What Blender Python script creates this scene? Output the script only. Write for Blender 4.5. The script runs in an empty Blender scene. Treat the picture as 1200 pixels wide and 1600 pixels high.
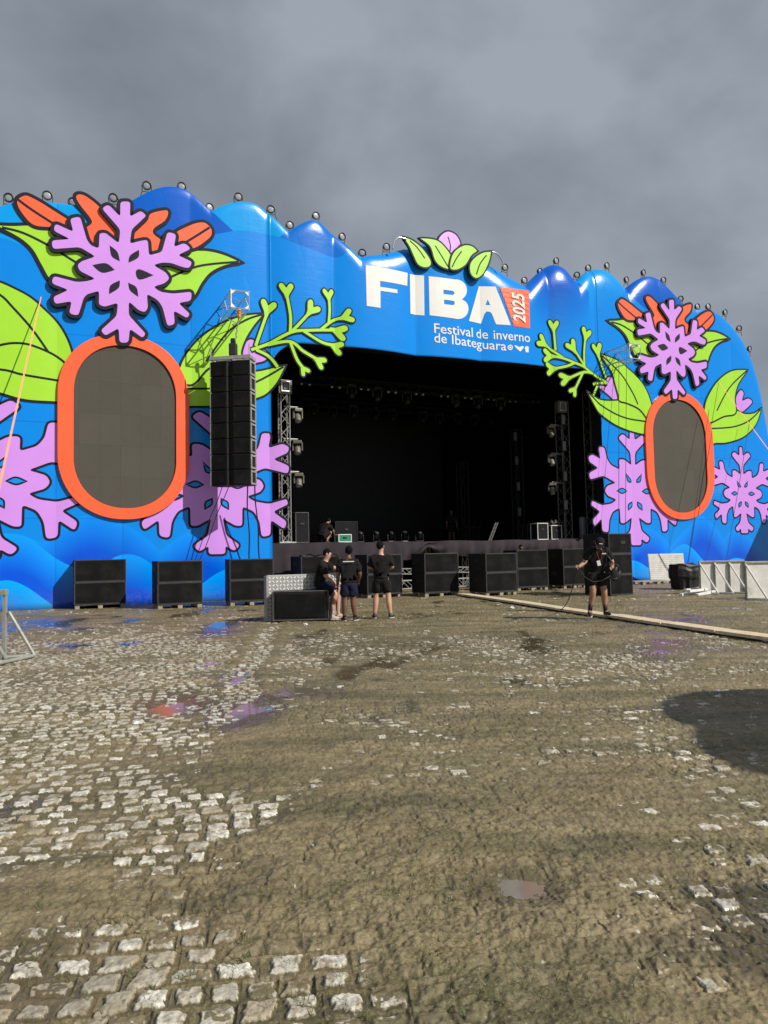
import bpy, bmesh, math, random
import numpy as np
from mathutils import Vector, Matrix
from mathutils.geometry import tessellate_polygon
random.seed(7)
scene = bpy.context.scene
COL = scene.collection
R = math.radians

# ------------------------------------------------------------------ camera, sky, sun, exposure
F, H = 1109.0, 1.55                 # focal length in 1200-px-wide pixels, eye height
PITCH, ROLL = R(3.2), R(1.15)
FW = Vector((0, math.cos(PITCH), math.sin(PITCH)))
R0 = Vector((1, 0, 0)); U0 = R0.cross(FW)
RV = R0 * math.cos(ROLL) - U0 * math.sin(ROLL)
UV = U0 * math.cos(ROLL) + R0 * math.sin(ROLL)
CAM = Vector((0, 0, H))
cd = bpy.data.cameras.new('camera'); cam = bpy.data.objects.new('camera', cd); COL.objects.link(cam)
cd.sensor_fit = 'HORIZONTAL'; cd.sensor_width = 36; cd.lens = 36 * F / 1200; cd.clip_end = 2000; cd.clip_start = .05
cam.matrix_world = Matrix(((RV.x, UV.x, -FW.x, 0), (RV.y, UV.y, -FW.y, 0), (RV.z, UV.z, -FW.z, H), (0, 0, 0, 1)))
scene.camera = cam

SUN_EL, SUN_AZ = R(38), R(59)       # azimuth: to the right of straight-behind the camera
TOSUN = Vector((math.sin(SUN_AZ) * math.cos(SUN_EL), -math.cos(SUN_AZ) * math.cos(SUN_EL), math.sin(SUN_EL)))
sl = bpy.data.lights.new('sun', 'SUN'); sl.energy = 4.7; sl.angle = R(.5); sl.color = (1, .95, .86)
so = bpy.data.objects.new('sun', sl); COL.objects.link(so)
so.rotation_euler = (-TOSUN).to_track_quat('-Z', 'Y').to_euler()

w = bpy.data.worlds.new('World'); scene.world = w; w.use_nodes = True
nt = w.node_tree; nt.nodes.clear()
def N(t, typ, **kw):
    n = t.nodes.new(typ)
    for k, v in kw.items():
        if k in n.inputs: n.inputs[k].default_value = v
        else: setattr(n, k, v)
    return n
sky = N(nt, 'ShaderNodeTexSky', sky_type='NISHITA', sun_disc=False, sun_elevation=SUN_EL,
        sun_rotation=math.atan2(TOSUN.x, TOSUN.y))
bgs = N(nt, 'ShaderNodeBackground', Strength=.06); nt.links.new(sky.outputs[0], bgs.inputs[0])
tc = N(nt, 'ShaderNodeTexCoord')
mp = N(nt, 'ShaderNodeMapping'); mp.inputs['Scale'].default_value = (1.0, 1.0, 1.5); mp.inputs['Location'].default_value = (.35, .1, .2)
nt.links.new(tc.outputs['Generated'], mp.inputs[0])
nz = N(nt, 'ShaderNodeTexNoise', Scale=2.7, Detail=8.0, Roughness=.50, Distortion=.15); nt.links.new(mp.outputs[0], nz.inputs[0])
cr = N(nt, 'ShaderNodeValToRGB'); nt.links.new(nz.outputs[0], cr.inputs[0])
e = cr.color_ramp.elements
e[0].position = .36; e[0].color = (.205, .231, .268, 1)
e[1].position = .63; e[1].color = (.375, .42, .475, 1)
m = e.new(.5); m.color = (.280, .316, .362, 1)
bgc = N(nt, 'ShaderNodeBackground', Strength=1.0); nt.links.new(cr.outputs[0], bgc.inputs[0])
mxs = N(nt, 'ShaderNodeMixShader', Fac=.88)
nt.links.new(bgs.outputs[0], mxs.inputs[1]); nt.links.new(bgc.outputs[0], mxs.inputs[2])
wo = N(nt, 'ShaderNodeOutputWorld'); nt.links.new(mxs.outputs[0], wo.inputs[0])

scene.view_settings.view_transform = 'Standard'; scene.view_settings.look = 'None'
scene.view_settings.exposure = 0; scene.view_settings.gamma = 1
scene.cycles.max_bounces = 6

# ------------------------------------------------------------------ photo rays -> world places
def ray(x, y): return FW + RV * ((x - 600) / F) + UV * ((800 - y) / F)
def gnd(x, y, z=0.0):
    d = ray(x, y); return CAM + d * ((z - H) / d.z)
def at(x, y, Y):
    d = ray(x, y); return CAM + d * (Y / d.y)
Z0, K = 26.6, .466                  # the stage front is a plane through (0, Z0) turned by atan(K)
ANG = math.atan(K)
FU = Vector((1, K, 0)).normalized(); FN = Vector((K, -1, 0)).normalized(); FP = Vector((0, Z0, 0))
def loc(x, y, d=0.0):
    e = ray(x, y); q = FP + FN * d
    p = CAM + e * ((q - CAM).dot(FN) / e.dot(FN)) - FP
    return (p.dot(FU), p.z)
def L3(s, d, h): return FP + FU * s + FN * d + Vector((0, 0, h))
def S(x, y, d):
    s, h = loc(x, y, d); return L3(s, d, h)

# ------------------------------------------------------------------ materials
MATS = {}
def mat(name, col, rough=.6, metal=0.0, var=.12, scale=6.0, bump=0.0, bscale=40.0, spec=.5, coat=0.0, dirt=None, dscale=3.0, dlo=.55, dhi=.75):
    if name in MATS: return MATS[name]
    m = bpy.data.materials.new(name); m.use_nodes = True; t = m.node_tree
    b = t.nodes['Principled BSDF']
    b.inputs['Roughness'].default_value = rough; b.inputs['Metallic'].default_value = metal
    b.inputs['Specular IOR Level'].default_value = spec; b.inputs['Coat Weight'].default_value = coat
    tc = N(t, 'ShaderNodeTexCoord')
    nz = N(t, 'ShaderNodeTexNoise', Scale=scale, Detail=5.0, Roughness=.6); t.links.new(tc.outputs['Object'], nz.inputs[0])
    mr = N(t, 'ShaderNodeMapRange'); mr.inputs[1].default_value = .3; mr.inputs[2].default_value = .7
    mr.inputs[3].default_value = 1 - var; mr.inputs[4].default_value = 1 + var
    t.links.new(nz.outputs[0], mr.inputs[0])
    mx = N(t, 'ShaderNodeMix', data_type='RGBA', blend_type='MULTIPLY'); mx.inputs[0].default_value = 1
    mx.inputs[6].default_value = (*col, 1); t.links.new(mr.outputs[0], mx.inputs[7])
    out = mx.outputs[2]
    if dirt:
        n2 = N(t, 'ShaderNodeTexNoise', Scale=dscale, Detail=8.0, Roughness=.7); t.links.new(tc.outputs['Object'], n2.inputs[0])
        r2 = N(t, 'ShaderNodeMapRange'); r2.inputs[1].default_value = dlo; r2.inputs[2].default_value = dhi; t.links.new(n2.outputs[0], r2.inputs[0])
        m2 = N(t, 'ShaderNodeMix', data_type='RGBA'); t.links.new(r2.outputs[0], m2.inputs[0]); t.links.new(out, m2.inputs[6])
        m2.inputs[7].default_value = (*dirt, 1); out = m2.outputs[2]
    t.links.new(out, b.inputs['Base Color'])
    if bump:
        n3 = N(t, 'ShaderNodeTexNoise', Scale=bscale, Detail=4.0); t.links.new(tc.outputs['Object'], n3.inputs[0])
        bp = N(t, 'ShaderNodeBump', Strength=bump, Distance=.02); t.links.new(n3.outputs[0], bp.inputs['Height'])
        t.links.new(bp.outputs[0], b.inputs['Normal'])
    MATS[name] = m; return m

VINYL = dict(rough=.34, var=.04, scale=1.2, bump=.25, bscale=2.2)
M_pur = mat('purple_vinyl', (.60, .27, .80), **VINYL)
M_grn = mat('lime_vinyl', (.345, .68, .032), **VINYL)
M_org = mat('orange_vinyl', (1.0, .125, .042), **VINYL)
M_lin = mat('dark_outline', (.009, .010, .020), rough=.6, spec=.2, var=.1)
M_wht = mat('white_print', (.69, .685, .67), rough=.45, var=.04, scale=2)
M_eye = mat('blue_print', (0, .25, .78), **VINYL)
M_olt = mat('light_orange_print', (1.0, .36, .18), rough=.4, var=.05)
M_screen = mat('screen_scrim', (.076, .069, .056), rough=.9, var=.05, scale=1.5, dirt=(.074, .068, .054), dscale=.8, dlo=.45, dhi=.7, bump=.3, bscale=30)
M_blk = mat('black_cloth', (.003, .003, .0035), rough=.95, var=.2, spec=.1)
M_blk2 = mat('black_side', (.012, .012, .014), rough=.8, var=.2, spec=.2)
M_led = mat('dark_led_panel', (.006, .0065, .008), rough=.5, var=.2, spec=.2)
M_cab = mat('black_cabinet_paint', (.011, .011, .012), rough=.7, spec=.3, var=.25, scale=5, bump=.3, bscale=90, dirt=(.04, .037, .033), dscale=4, dlo=.6, dhi=.78)
M_gril = mat('black_grille_foam', (.008, .008, .009), rough=.95, spec=.15, var=.35, scale=3, bump=.5, bscale=160, dirt=(.020, .019, .017), dscale=2.2, dlo=.5, dhi=.7)
M_worn = mat('worn_grey_edge', (.075, .074, .072), rough=.6, var=.35, scale=12, dirt=(.22, .21, .2), dscale=7, dlo=.6, dhi=.72)
M_alu = mat('aluminium', (.58, .58, .56), rough=.38, metal=.75, var=.15, scale=10)
M_alud = mat('dull_aluminium', (.40, .395, .37), rough=.5, metal=.35, var=.2, scale=6, dirt=(.2, .18, .14), dscale=5)
M_galv = mat('galvanised_frame', (.36, .37, .33), rough=.5, metal=.4, var=.18, scale=9, dirt=(.2, .18, .13), dscale=6)
M_glint = mat('tread_glint', (.78, .78, .75), rough=.4, metal=.2)  # lighter copy of the plate metal, glints painted onto the treads
M_plate = mat('chequer_plate', (.36, .36, .35), rough=.45, metal=.4, var=.12, scale=5)
M_panel = mat('white_panel', (.66, .65, .61), rough=.6, var=.12, scale=4, dirt=(.42, .38, .30), dscale=2.5)
M_wood = mat('pale_plank', (.66, .54, .37), rough=.75, var=.22, scale=7, bump=.4, bscale=30, dirt=(.30, .24, .16), dscale=4)
M_pal = mat('pallet_wood', (.30, .26, .20), rough=.85, var=.25, scale=8, bump=.4, bscale=40)
M_skirt = mat('plum_skirt', (.040, .032, .038), rough=.9, var=.2, scale=2, spec=.2)
M_ring = mat('lamp_housing', (.018, .018, .020), rough=.5, var=.15)
M_lens = mat('lamp_lens', (.33, .345, .36), rough=.35, var=.05, spec=.8)
M_fix = mat('fixture_shell', (.14, .132, .11), rough=.45, var=.2, scale=14)
M_shaded = mat('shaded_metal', (.16, .155, .14), rough=.5, metal=.4)
M_dim = mat('deep_shaded_metal', (.045, .045, .045), rough=.6, metal=.3)
M_bulb = mat('reflector_bulb', (.26, .25, .23), rough=.25, metal=.6, var=.05)
M_strap = mat('orange_strap', (.95, .33, .16), rough=.6, var=.1)
M_cable = mat('black_cable', (.012, .012, .013), rough=.6, var=.1)
M_hook = mat('hoist_orange', (.75, .30, .03), rough=.5, var=.15)
M_green = mat('green_case', (.02, .22, .13), rough=.45, var=.12)
M_tarp = mat('black_tarp', (.008, .008, .009), rough=.55, var=.2, bump=.8, bscale=7)
M_pipe = mat('white_pipe', (.70, .69, .66), rough=.45, var=.1)
M_shirt = mat('black_shirt', (.013, .012, .012), rough=.9, var=.2, spec=.2, bump=.6, bscale=14)
M_navy = mat('navy_shorts', (.012, .013, .035), rough=.9, var=.2, spec=.2, bump=.6, bscale=14)
M_skl = mat('light_skin', (.52, .30, .21), rough=.5, var=.06)
M_skm = mat('tan_skin', (.36, .19, .12), rough=.5, var=.06)
M_skd = mat('brown_skin', (.15, .072, .045), rough=.5, var=.06)
M_hair = mat('black_hair', (.004, .004, .004), rough=.8, spec=.15, var=.3, bump=.8, bscale=70)
M_sock = mat('grey_sock', (.20, .20, .21), rough=.9, var=.1)
M_shoe = mat('black_shoe', (.012, .012, .013), rough=.6, var=.1)
M_sole = mat('white_sole', (.62, .60, .56), rough=.6, var=.1)
M_beige = mat('beige_shoe', (.50, .42, .32), rough=.7, var=.1)
M_silver = mat('silver_edge', (.7, .7, .7), rough=.2, metal=.9, var=.1)

t = M_screen.node_tree; b_ = t.nodes['Principled BSDF']; src = b_.inputs['Base Color'].links[0].from_socket
so3 = N(t, 'ShaderNodeSeparateXYZ'); tco = N(t, 'ShaderNodeTexCoord'); t.links.new(tco.outputs['Object'], so3.inputs[0])
cx3 = N(t, 'ShaderNodeCombineXYZ'); t.links.new(so3.outputs[0], cx3.inputs[0]); t.links.new(so3.outputs[2], cx3.inputs[1])
bk = N(t, 'ShaderNodeTexBrick', offset=0.0, Scale=1.0); bk.inputs['Brick Width'].default_value = .62; bk.inputs['Row Height'].default_value = 1.02; bk.inputs['Mortar Size'].default_value = .008
bk.inputs['Color1'].default_value = (1.05, 1.05, 1.05, 1); bk.inputs['Color2'].default_value = (.93, .93, .93, 1); bk.inputs['Mortar'].default_value = (.84, .84, .84, 1)
t.links.new(cx3.outputs[0], bk.inputs['Vector'])
mk = N(t, 'ShaderNodeMix', data_type='RGBA', blend_type='MULTIPLY'); mk.inputs[0].default_value = 1; t.links.new(src, mk.inputs[6]); t.links.new(bk.outputs[0], mk.inputs[7]); t.links.new(mk.outputs[2], b_.inputs['Base Color'])

# ------------------------------------------------------------------ object helpers
def tag(o, label=None, cat=None, group=None, kind=None):
    if label: o['label'] = label
    if cat: o['category'] = cat
    if group: o['group'] = group
    if kind: o['kind'] = kind
    return o
def empty(name, label=None, cat=None, loc=(0, 0, 0), rz=0.0, group=None):
    o = bpy.data.objects.new(name, None); COL.objects.link(o); o.location = loc; o.rotation_euler = (0, 0, rz)
    o.empty_display_size = .2
    return tag(o, label, cat, group)
def mesh_obj(name, me, mats, parent=None):
    for m in (mats if isinstance(mats, (list, tuple)) else [mats]): me.materials.append(m)
    o = bpy.data.objects.new(name, me); COL.objects.link(o)
    if parent: o.parent = parent
    return o
SPLIT = {'block', 'grille', 'handle', 'yoke', 'rigging_plate'}
def islands(bm):
    seen = set(); out = []
    for v in bm.verts:
        if v in seen: continue
        st = [v]; seen.add(v); isl = [v]
        while st:
            for e_ in st.pop().link_edges:
                for u in e_.verts:
                    if u not in seen: seen.add(u); st.append(u); isl.append(u)
        out.append(isl)
    return out
def obj(name, bm, mats, parent=None, smooth=False):
    if name in SPLIT:
        isl = islands(bm)
        if len(isl) > 1:
            first = None
            for I_ in isl:
                b2 = B(); mp_ = {v: b2.verts.new(v.co) for v in I_}
                for f in {f for v in I_ for f in v.link_faces}: b2.faces.new([mp_[v] for v in f.verts])
                o_ = obj1(name, b2, mats, parent, smooth); first = first or o_
            bm.free(); return first
    return obj1(name, bm, mats, parent, smooth)
def obj1(name, bm, mats, parent=None, smooth=False):
    me = bpy.data.meshes.new(name)
    bmesh.ops.recalc_face_normals(bm, faces=bm.faces[:]); bm.to_mesh(me); bm.free()
    if smooth:
        for p in me.polygons: p.use_smooth = True
    return mesh_obj(name, me, mats, parent)
def B(): return bmesh.new()
def box(bm, c, s, bev=0.0, rot=None, mi=0):
    r = bmesh.ops.create_cube(bm, size=1.0); vs = r['verts']
    for v in vs: v.co = Vector((v.co.x * s[0], v.co.y * s[1], v.co.z * s[2]))
    if bev:
        es = {e for v in vs for e in v.link_edges}
        g = bmesh.ops.bevel(bm, geom=list(es), offset=bev, segments=2, affect='EDGES', profile=.6)
        vs = list({v for f in g['faces'] for v in f.verts} | {v for v in vs if v.is_valid})
    mt = Matrix.Translation(Vector(c)) @ (rot.to_4x4() if rot else Matrix.Identity(4))
    for v in vs: v.co = mt @ v.co
    if mi:
        for f in {f for v in vs for f in v.link_faces}: f.material_index = mi
    return vs
def tube(bm, p, q, r, n=8, r2=None, cap=True, mi=0):
    p, q = Vector(p), Vector(q); d = q - p; l = d.length
    if l < 1e-6: return
    g = bmesh.ops.create_cone(bm, cap_ends=cap, segments=n, radius1=r, radius2=r if r2 is None else r2, depth=l)
    mt = Matrix.Translation((p + q) / 2) @ d.to_track_quat('Z', 'Y').to_matrix().to_4x4()
    for v in g['verts']: v.co = mt @ v.co
    if mi:
        for f in {f for v in g['verts'] for f in v.link_faces}: f.material_index = mi
def path_tube(bm, pts, r, n=6):
    pts = [Vector(p) for p in pts]; rings = []
    for i, p in enumerate(pts):
        d = (pts[min(i + 1, len(pts) - 1)] - pts[max(i - 1, 0)]).normalized()
        q = d.to_track_quat('Z', 'Y')
        rings.append([bm.verts.new(p + q @ Vector((math.cos(a) * r, math.sin(a) * r, 0))) for a in [2 * math.pi * k / n for k in range(n)]])
    for a, b in zip(rings, rings[1:]):
        for k in range(n): bm.faces.new((a[k], a[(k + 1) % n], b[(k + 1) % n], b[k]))
    bm.faces.new(rings[0][::-1]); bm.faces.new(rings[-1])
def lathe(bm, prof, axis_q, c, n=16, mi=0):
    rings = []
    for (r, z) in prof:
        rings.append([bm.verts.new(Vector(c) + axis_q @ Vector((r * math.cos(2 * math.pi * k / n), r * math.sin(2 * math.pi * k / n), z))) for k in range(n)])
    fs = []
    for a, b in zip(rings, rings[1:]):
        for k in range(n): fs.append(bm.faces.new((a[k], a[(k + 1) % n], b[(k + 1) % n], b[k])))
    fs.append(bm.faces.new(rings[0][::-1])); fs.append(bm.faces.new(rings[-1]))
    for f in fs: f.material_index = mi
def ell(bm, c, r, rot=None, u=14, v=10):
    g = bmesh.ops.create_uvsphere(bm, u_segments=u, v_segments=v, radius=1.0)
    mt = Matrix.Translation(Vector(c)) @ (rot.to_4x4() if rot else Matrix.Identity(4)) @ Matrix.Diagonal((*r, 1))
    for x in g['verts']: x.co = mt @ x.co
def copy_tree(o, parent=None):
    c = o.copy(); COL.objects.link(c)
    if parent: c.parent = parent
    for ch in list(o.children): copy_tree(ch, c)
    return c
def truss(bm, p, q, wd, r=.025, seg=.5, up=Vector((0, 0, 1)), n=6):
    p, q = Vector(p), Vector(q); d = (q - p); l = d.length; d.normalize()
    a = d.cross(up)
    if a.length < 1e-3: a = d.cross(FN)
    a.normalize(); b = d.cross(a).normalized(); hw = wd / 2
    cs = [a * hw + b * hw, a * -hw + b * hw, a * -hw + b * -hw, a * hw + b * -hw]
    for c in cs: tube(bm, p + c, q + c, r, n)
    k = max(1, round(l / seg))
    for i in range(k):
        t0 = p + d * (l * i / k); t1 = p + d * (l * (i + 1) / k)
        for j in range(4):
            c0, c1 = cs[j], cs[(j + 1) % 4]
            if i % 2: c0, c1 = c1, c0
            tube(bm, t0 + c0, t1 + c1, r * .6, 5)
    for t in (p, q):
        for j in range(4): tube(bm, t + cs[j], t + cs[(j + 1) % 4], r * .8, 5)

ORD = ['first', 'second', 'third', 'fourth', 'fifth', 'sixth', 'seventh', 'eighth', 'ninth', 'tenth', 'eleventh', 'twelfth',
       'thirteenth', 'fourteenth', 'fifteenth', 'sixteenth', 'seventeenth', 'eighteenth', 'nineteenth', 'twentieth', 'twenty-first',
       'twenty-second', 'twenty-third', 'twenty-fourth', 'twenty-fifth', 'twenty-sixth', 'twenty-seventh', 'twenty-eighth', 'twenty-ninth',
       'thirtieth', 'thirty-first', 'thirty-second', 'thirty-third', 'thirty-fourth']

# ------------------------------------------------------------------ numpy noise
def _h(ix, iy, seed):
    n = (ix.astype(np.int64) * 374761393 + iy.astype(np.int64) * 668265263 + seed * 1442695041) & 0xffffffff
    n = ((n ^ (n >> 13)) * 1274126177) & 0xffffffff
    return ((n ^ (n >> 16)) & 0xffff).astype(np.float32) / 65535.0
def vnoise(x, y, seed=0):
    ix = np.floor(x); iy = np.floor(y); fx = (x - ix).astype(np.float32); fy = (y - iy).astype(np.float32)
    fx = fx * fx * (3 - 2 * fx); fy = fy * fy * (3 - 2 * fy)
    a = _h(ix, iy, seed); b = _h(ix + 1, iy, seed); c = _h(ix, iy + 1, seed); d = _h(ix + 1, iy + 1, seed)
    return (a + (b - a) * fx) * (1 - fy) + (c + (d - c) * fx) * fy - .5
def fbm(x, y, oct=4, seed=0, gain=.5):
    r = 0; a = 1.0; f = 1.0
    for o in range(oct):
        r = r + a * vnoise(x * f + 17.3 * o, y * f - 9.1 * o, seed + o); a *= gain; f *= 2.03
    return r

# ------------------------------------------------------------------ ground: setts half buried in drying mud
PUD = [  # (photo x, y, half width m, half length m, depth m): low spots holding water
    (266, 1103, .30, .48, .046), (392, 1112, .20, .50, .030), (345, 975, .35, 1.0, .034), (312, 956, .26, 1.1, .036),
    (806, 1388, .17, .14, .05), (373, 1058, .10, .6, .032), (320, 1038, .2, .4, .022), (470, 1078, .4, .3, .024)]
EXPO = [  # (photo x, y, rx m, ry m, amount): where the mud is thin and the stones show
    (130, 1025, 2.9, 4.8, .028), (60, 1130, 2.3, 1.9, .026), (40, 1230, 1.2, .8, .020), (255, 1285, .75, .45, .024), (20, 1320, .5, .3, .018), (200, 1090, 1.4, 1.6, .014),
    (330, 1265, .5, .3, .018), (80, 1585, .5, .30, .013), (430, 1580, .5, .25, .014), (580, 1560, .4, .35, .012), (230, 1480, .7, .4, .011), (250, 1570, .5, .3, .010),
    (1000, 1110, 1.0, .6, .010), (1075, 1385, .35, .22, .015), (900, 1290, .6, .35, .010), (720, 1020, 4, 2.0, .011), (1120, 1250, .5, .4, .010),
    (300, 1370, .45, .25, .014), (180, 1430, .9, .5, .007), (420, 1480, .6, .5, .005), (860, 1180, 1.4, .8, .006), (950, 1060, 2.0, 1.0, .008)]
BURY = [(440, 1180, 1.0, 1.0, .014), (190, 1420, 1.2, .30, .006), (620, 1330, 1.2, 1.0, .012), (560, 1480, .8, .4, .006), (60, 1400, .6, .22, .004), (820, 1560, .6, .4, .010), (600, 1090, 1.6, 1.2, .008)]
SHEEN = [(385, 1115, .5, .9, 1.4), (340, 985, .5, 1.5, 1.3), (40, 975, 1.6, 1.6, .8), (1000, 968, 1.7, 1.6, .75), (1060, 1015, 1.5, 1.0, .7), (270, 1095, .5, .6, 1.2), (370, 1050, .18, .9, 1.3), (620, 1000, 2.5, 2.0, .5), (480, 1085, .8, .5, .7)]
def ground_field(X, Y):
    base = .05 * fbm(X * .22, Y * .22, 3, 5) * np.clip((22 - np.hypot(X, Y)) / 12, 0, 1)
    expo = np.full(X.shape, -.008, np.float32)
    for (px, py, rx, ry, a) in EXPO:
        g = gnd(px, py); expo = expo + a * np.exp(-((X - g.x) / rx) ** 2 - ((Y - g.y) / ry) ** 2)
    for (px, py, rx, ry, a) in BURY:
        g = gnd(px, py); expo = expo - a * np.exp(-((X - g.x) / rx) ** 2 - ((Y - g.y) / ry) ** 2)
    # setts: wavering rows of jittered blocks
    expo = np.clip(expo, -.02, .014) + .008 * fbm(X * 2.6, Y * 2.6, 3, 72)
    ca, sa = math.cos(R(8)), math.sin(R(8))
    a = X * ca + Y * sa; b = -X * sa + Y * ca
    b = b + .10 * vnoise(a * .6, b * .6, 31) + .03 * vnoise(a * 2.2, b * 2.2, 32)
    a = a + .05 * vnoise(a * 1.5, b * 1.5, 33)
    rh = .130; row = np.floor(b / rh); fb = b / rh - row - .5
    wcol = .145 + .05 * (_h(row, row * 0 + 3, 40) - .5)
    off = _h(row, row * 0 + 7, 41)
    q = a / wcol + off; ci = np.floor(q); fa = q - ci - .5
    h1 = _h(ci, row, 42); h2 = _h(ci, row, 43); h3 = _h(ci, row, 44); h4 = _h(ci, row, 45)
    px_ = fa + .12 * (h1 - .5); py_ = fb + .14 * (h2 - .5)
    wob = .13 * vnoise(X * 22, Y * 22, 50) + .09 * vnoise(X * 55, Y * 55, 51)
    hx = .42 - .11 * h3; hy = .39 - .13 * h4
    skew = (h1 - .5) * .40
    dx = np.abs(px_ + skew * py_) - hx; dy = np.abs(py_ + (h4 - .5) * .30 * px_) - hy
    sd = np.maximum(dx, dy) + wob
    ins = np.clip(-sd / .09 + .3, 0, 1); ins = ins * ins * (3 - 2 * ins)
    hs = .016 * (ins - 1) + .015 * (h2 - .5) + .011 * (h3 - .5) + .006 * vnoise(X * 38, Y * 38, 52) + .004 * vnoise(X * 95, Y * 95, 53)
    clod = fbm(X * 3.2, Y * 3.2, 6, 60, .58)
    rough = np.clip((.012 - expo) / .016, .25, 1.0)
    fine = vnoise(X * 34, Y * 34, 61) + .6 * vnoise(X * 75, Y * 75, 62)
    hm = .003 + .018 * fbm(X * .9, Y * .9, 3, 70) + rough * (.009 * clod + .011 * fbm((X * .62 + Y * .78) * .9, (X * -.78 + Y * .62) * 7.5, 4, 67) + .006 * np.abs(vnoise(X * 6, Y * 6, 63)) + .006 * fine) + .0055 * fine + .005 * vnoise(X * 13, Y * 13, 66) - expo
    thin = np.clip(1 - (hm + .002) / .048, 0, 1)
    jl = np.exp(-(sd / .10 - .4) ** 2)
    hm = hm - .014 * jl * thin * np.clip(.6 + 1.5 * fbm(X * 1.7, Y * 1.7, 2, 77), 0, 1)
    # wheel ruts dragged across the mud
    for (pa, pb, wd, dp) in (((600, 1170), (0, 1470), .16, .011), ((700, 1290), (120, 1560), .14, .010), ((430, 970), (330, 1140), .16, .02), ((1190, 1560), (740, 1500), .12, .016), ((900, 1590), (620, 1380), .14, .014)):
        g0, g1 = gnd(*pa), gnd(*pb); dx_, dy_ = g1.x - g0.x, g1.y - g0.y; ll = math.hypot(dx_, dy_)
        tt = ((X - g0.x) * dx_ + (Y - g0.y) * dy_) / ll; dd = ((X - g0.x) * -dy_ + (Y - g0.y) * dx_) / ll + .22 * vnoise(tt * .7, tt * 0, 80) + .05 * vnoise(X * 5, Y * 5, 81)
        wn = np.clip(tt / .5, 0, 1) * np.clip((ll - tt) / .5, 0, 1)
        hm = hm + wn * dp * (-np.exp(-(dd / wd) ** 2) + .7 * np.exp(-((np.abs(dd) - 1.7 * wd) / (.6 * wd)) ** 2) * (1 + clod) + .12 * np.sin(tt * 48 + 3 * np.sign(dd) + 2 * vnoise(X * 4, Y * 4, 82)) * np.exp(-(dd / wd) ** 2))
    diff = hs - hm
    stone = np.clip(diff / .005 + .1, 0, 1) * np.clip(ins * 1.6, 0, 1)
    h = np.maximum(hs, hm) + base
    film = np.clip(ins, 0, 1) * np.exp(-np.maximum(hm - hs - .004, 0) / .028) * (1 - stone)
    dip = np.zeros(X.shape, np.float32)
    for (px, py, rx, ry, dp) in PUD:
        g = gnd(px, py); wv = .35 * vnoise(X * 3, Y * 3, 90)
        dip = np.maximum(dip, dp * np.exp(-(((X - g.x) / rx) ** 2 + ((Y - g.y) / ry) ** 2) * (1 + wv * 1.2)))
    far = np.clip((np.hypot(X, Y) - 24) / 10, 0, 1)
    h = (h - dip) * (1 - far * .7)
    wet = np.clip((dip - .010) / .02 + 1.3 * fbm(X * .35, Y * .35, 4, 95) - .15 + 1.0 * jl * thin - .4 * stone, 0, 1)
    rnd = h1 * .6 + h2 * .4
    for (px, py, rx, ry, am) in SHEEN:
        g = gnd(px, py); wet = wet + am * np.clip(1.3 * np.exp(-((X - g.x) / rx) ** 2 - ((Y - g.y) / ry) ** 2) + .9 * fbm(X * 1.3, Y * .7, 3, 97) - .25, 0, 1)
    return h, stone, wet, rnd, film
az = np.concatenate([np.linspace(-180, -42, 40, endpoint=False), np.linspace(-42, -31, 60, endpoint=False), np.linspace(-31, 31, 1250), np.linspace(31, 42, 61)[1:], np.linspace(42, 180, 41)[1:-1]])
vpix = np.linspace(900, 21.5, 980)
rad = np.concatenate([[.3, .7, 1.1, 1.5, 1.7], 1109 * 1.55 / vpix, [90, 105, 130, 170, 240, 400, 800]])
A_, R_ = np.meshgrid(np.radians(az), rad)
X = (R_ * np.sin(A_)).astype(np.float32); Y = (R_ * np.cos(A_)).astype(np.float32)
gh, gst, gwet, grnd, gfilm = ground_field(X, Y)
nr, na = X.shape
co = np.stack([X, Y, gh], -1).reshape(-1, 3).astype(np.float32)
ii = (np.arange(nr - 1)[:, None] * na + np.arange(na)[None, :]); jj = (np.arange(nr - 1)[:, None] * na + (np.arange(na)[None, :] + 1) % na)
quads = np.stack([ii, ii + na, jj + na, jj], -1).reshape(-1, 4)
quads = quads[:, ::-1]
gm = bpy.data.meshes.new('ground')
gm.vertices.add(len(co)); gm.vertices.foreach_set('co', co.ravel())
gm.loops.add(quads.size); gm.loops.foreach_set('vertex_index', quads.ravel().astype(np.int32))
gm.polygons.add(len(quads)); gm.polygons.foreach_set('loop_start', np.arange(0, quads.size, 4, dtype=np.int32))
gm.update(calc_edges=True)
if gm.polygons[len(gm.polygons) // 2].normal.z < 0: gm.flip_normals()
gm.polygons.foreach_set('use_smooth', np.ones(len(quads), bool))
for nm, arr in (('stone', gst), ('wet', gwet), ('rnd', grnd), ('film', gfilm)):
    at_ = gm.attributes.new(nm, 'FLOAT', 'POINT'); at_.data.foreach_set('value', arr.ravel().astype(np.float32))
M_ground = bpy.data.materials.new('muddy_setts'); M_ground.use_nodes = True
t = M_ground.node_tree; b = t.nodes['Principled BSDF']
def attr(t, n): return N(t, 'ShaderNodeAttribute', attribute_name=n).outputs['Fac']
def mixc(t, f, a, bb):
    m = N(t, 'ShaderNodeMix', data_type='RGBA')
    for k, v in ((0, f), (6, a), (7, bb)):
        if hasattr(v, 'is_linked'): t.links.new(v, m.inputs[k])
        else: m.inputs[k].default_value = v if k == 0 else (*v, 1)
    return m.outputs[2]
def rng(t, v, a, bb, c=0.0, d=1.0):
    m = N(t, 'ShaderNodeMapRange'); t.links.new(v, m.inputs[0])
    for k, x in zip((1, 2, 3, 4), (a, bb, c, d)): m.inputs[k].default_value = x
    return m.outputs[0]
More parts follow.
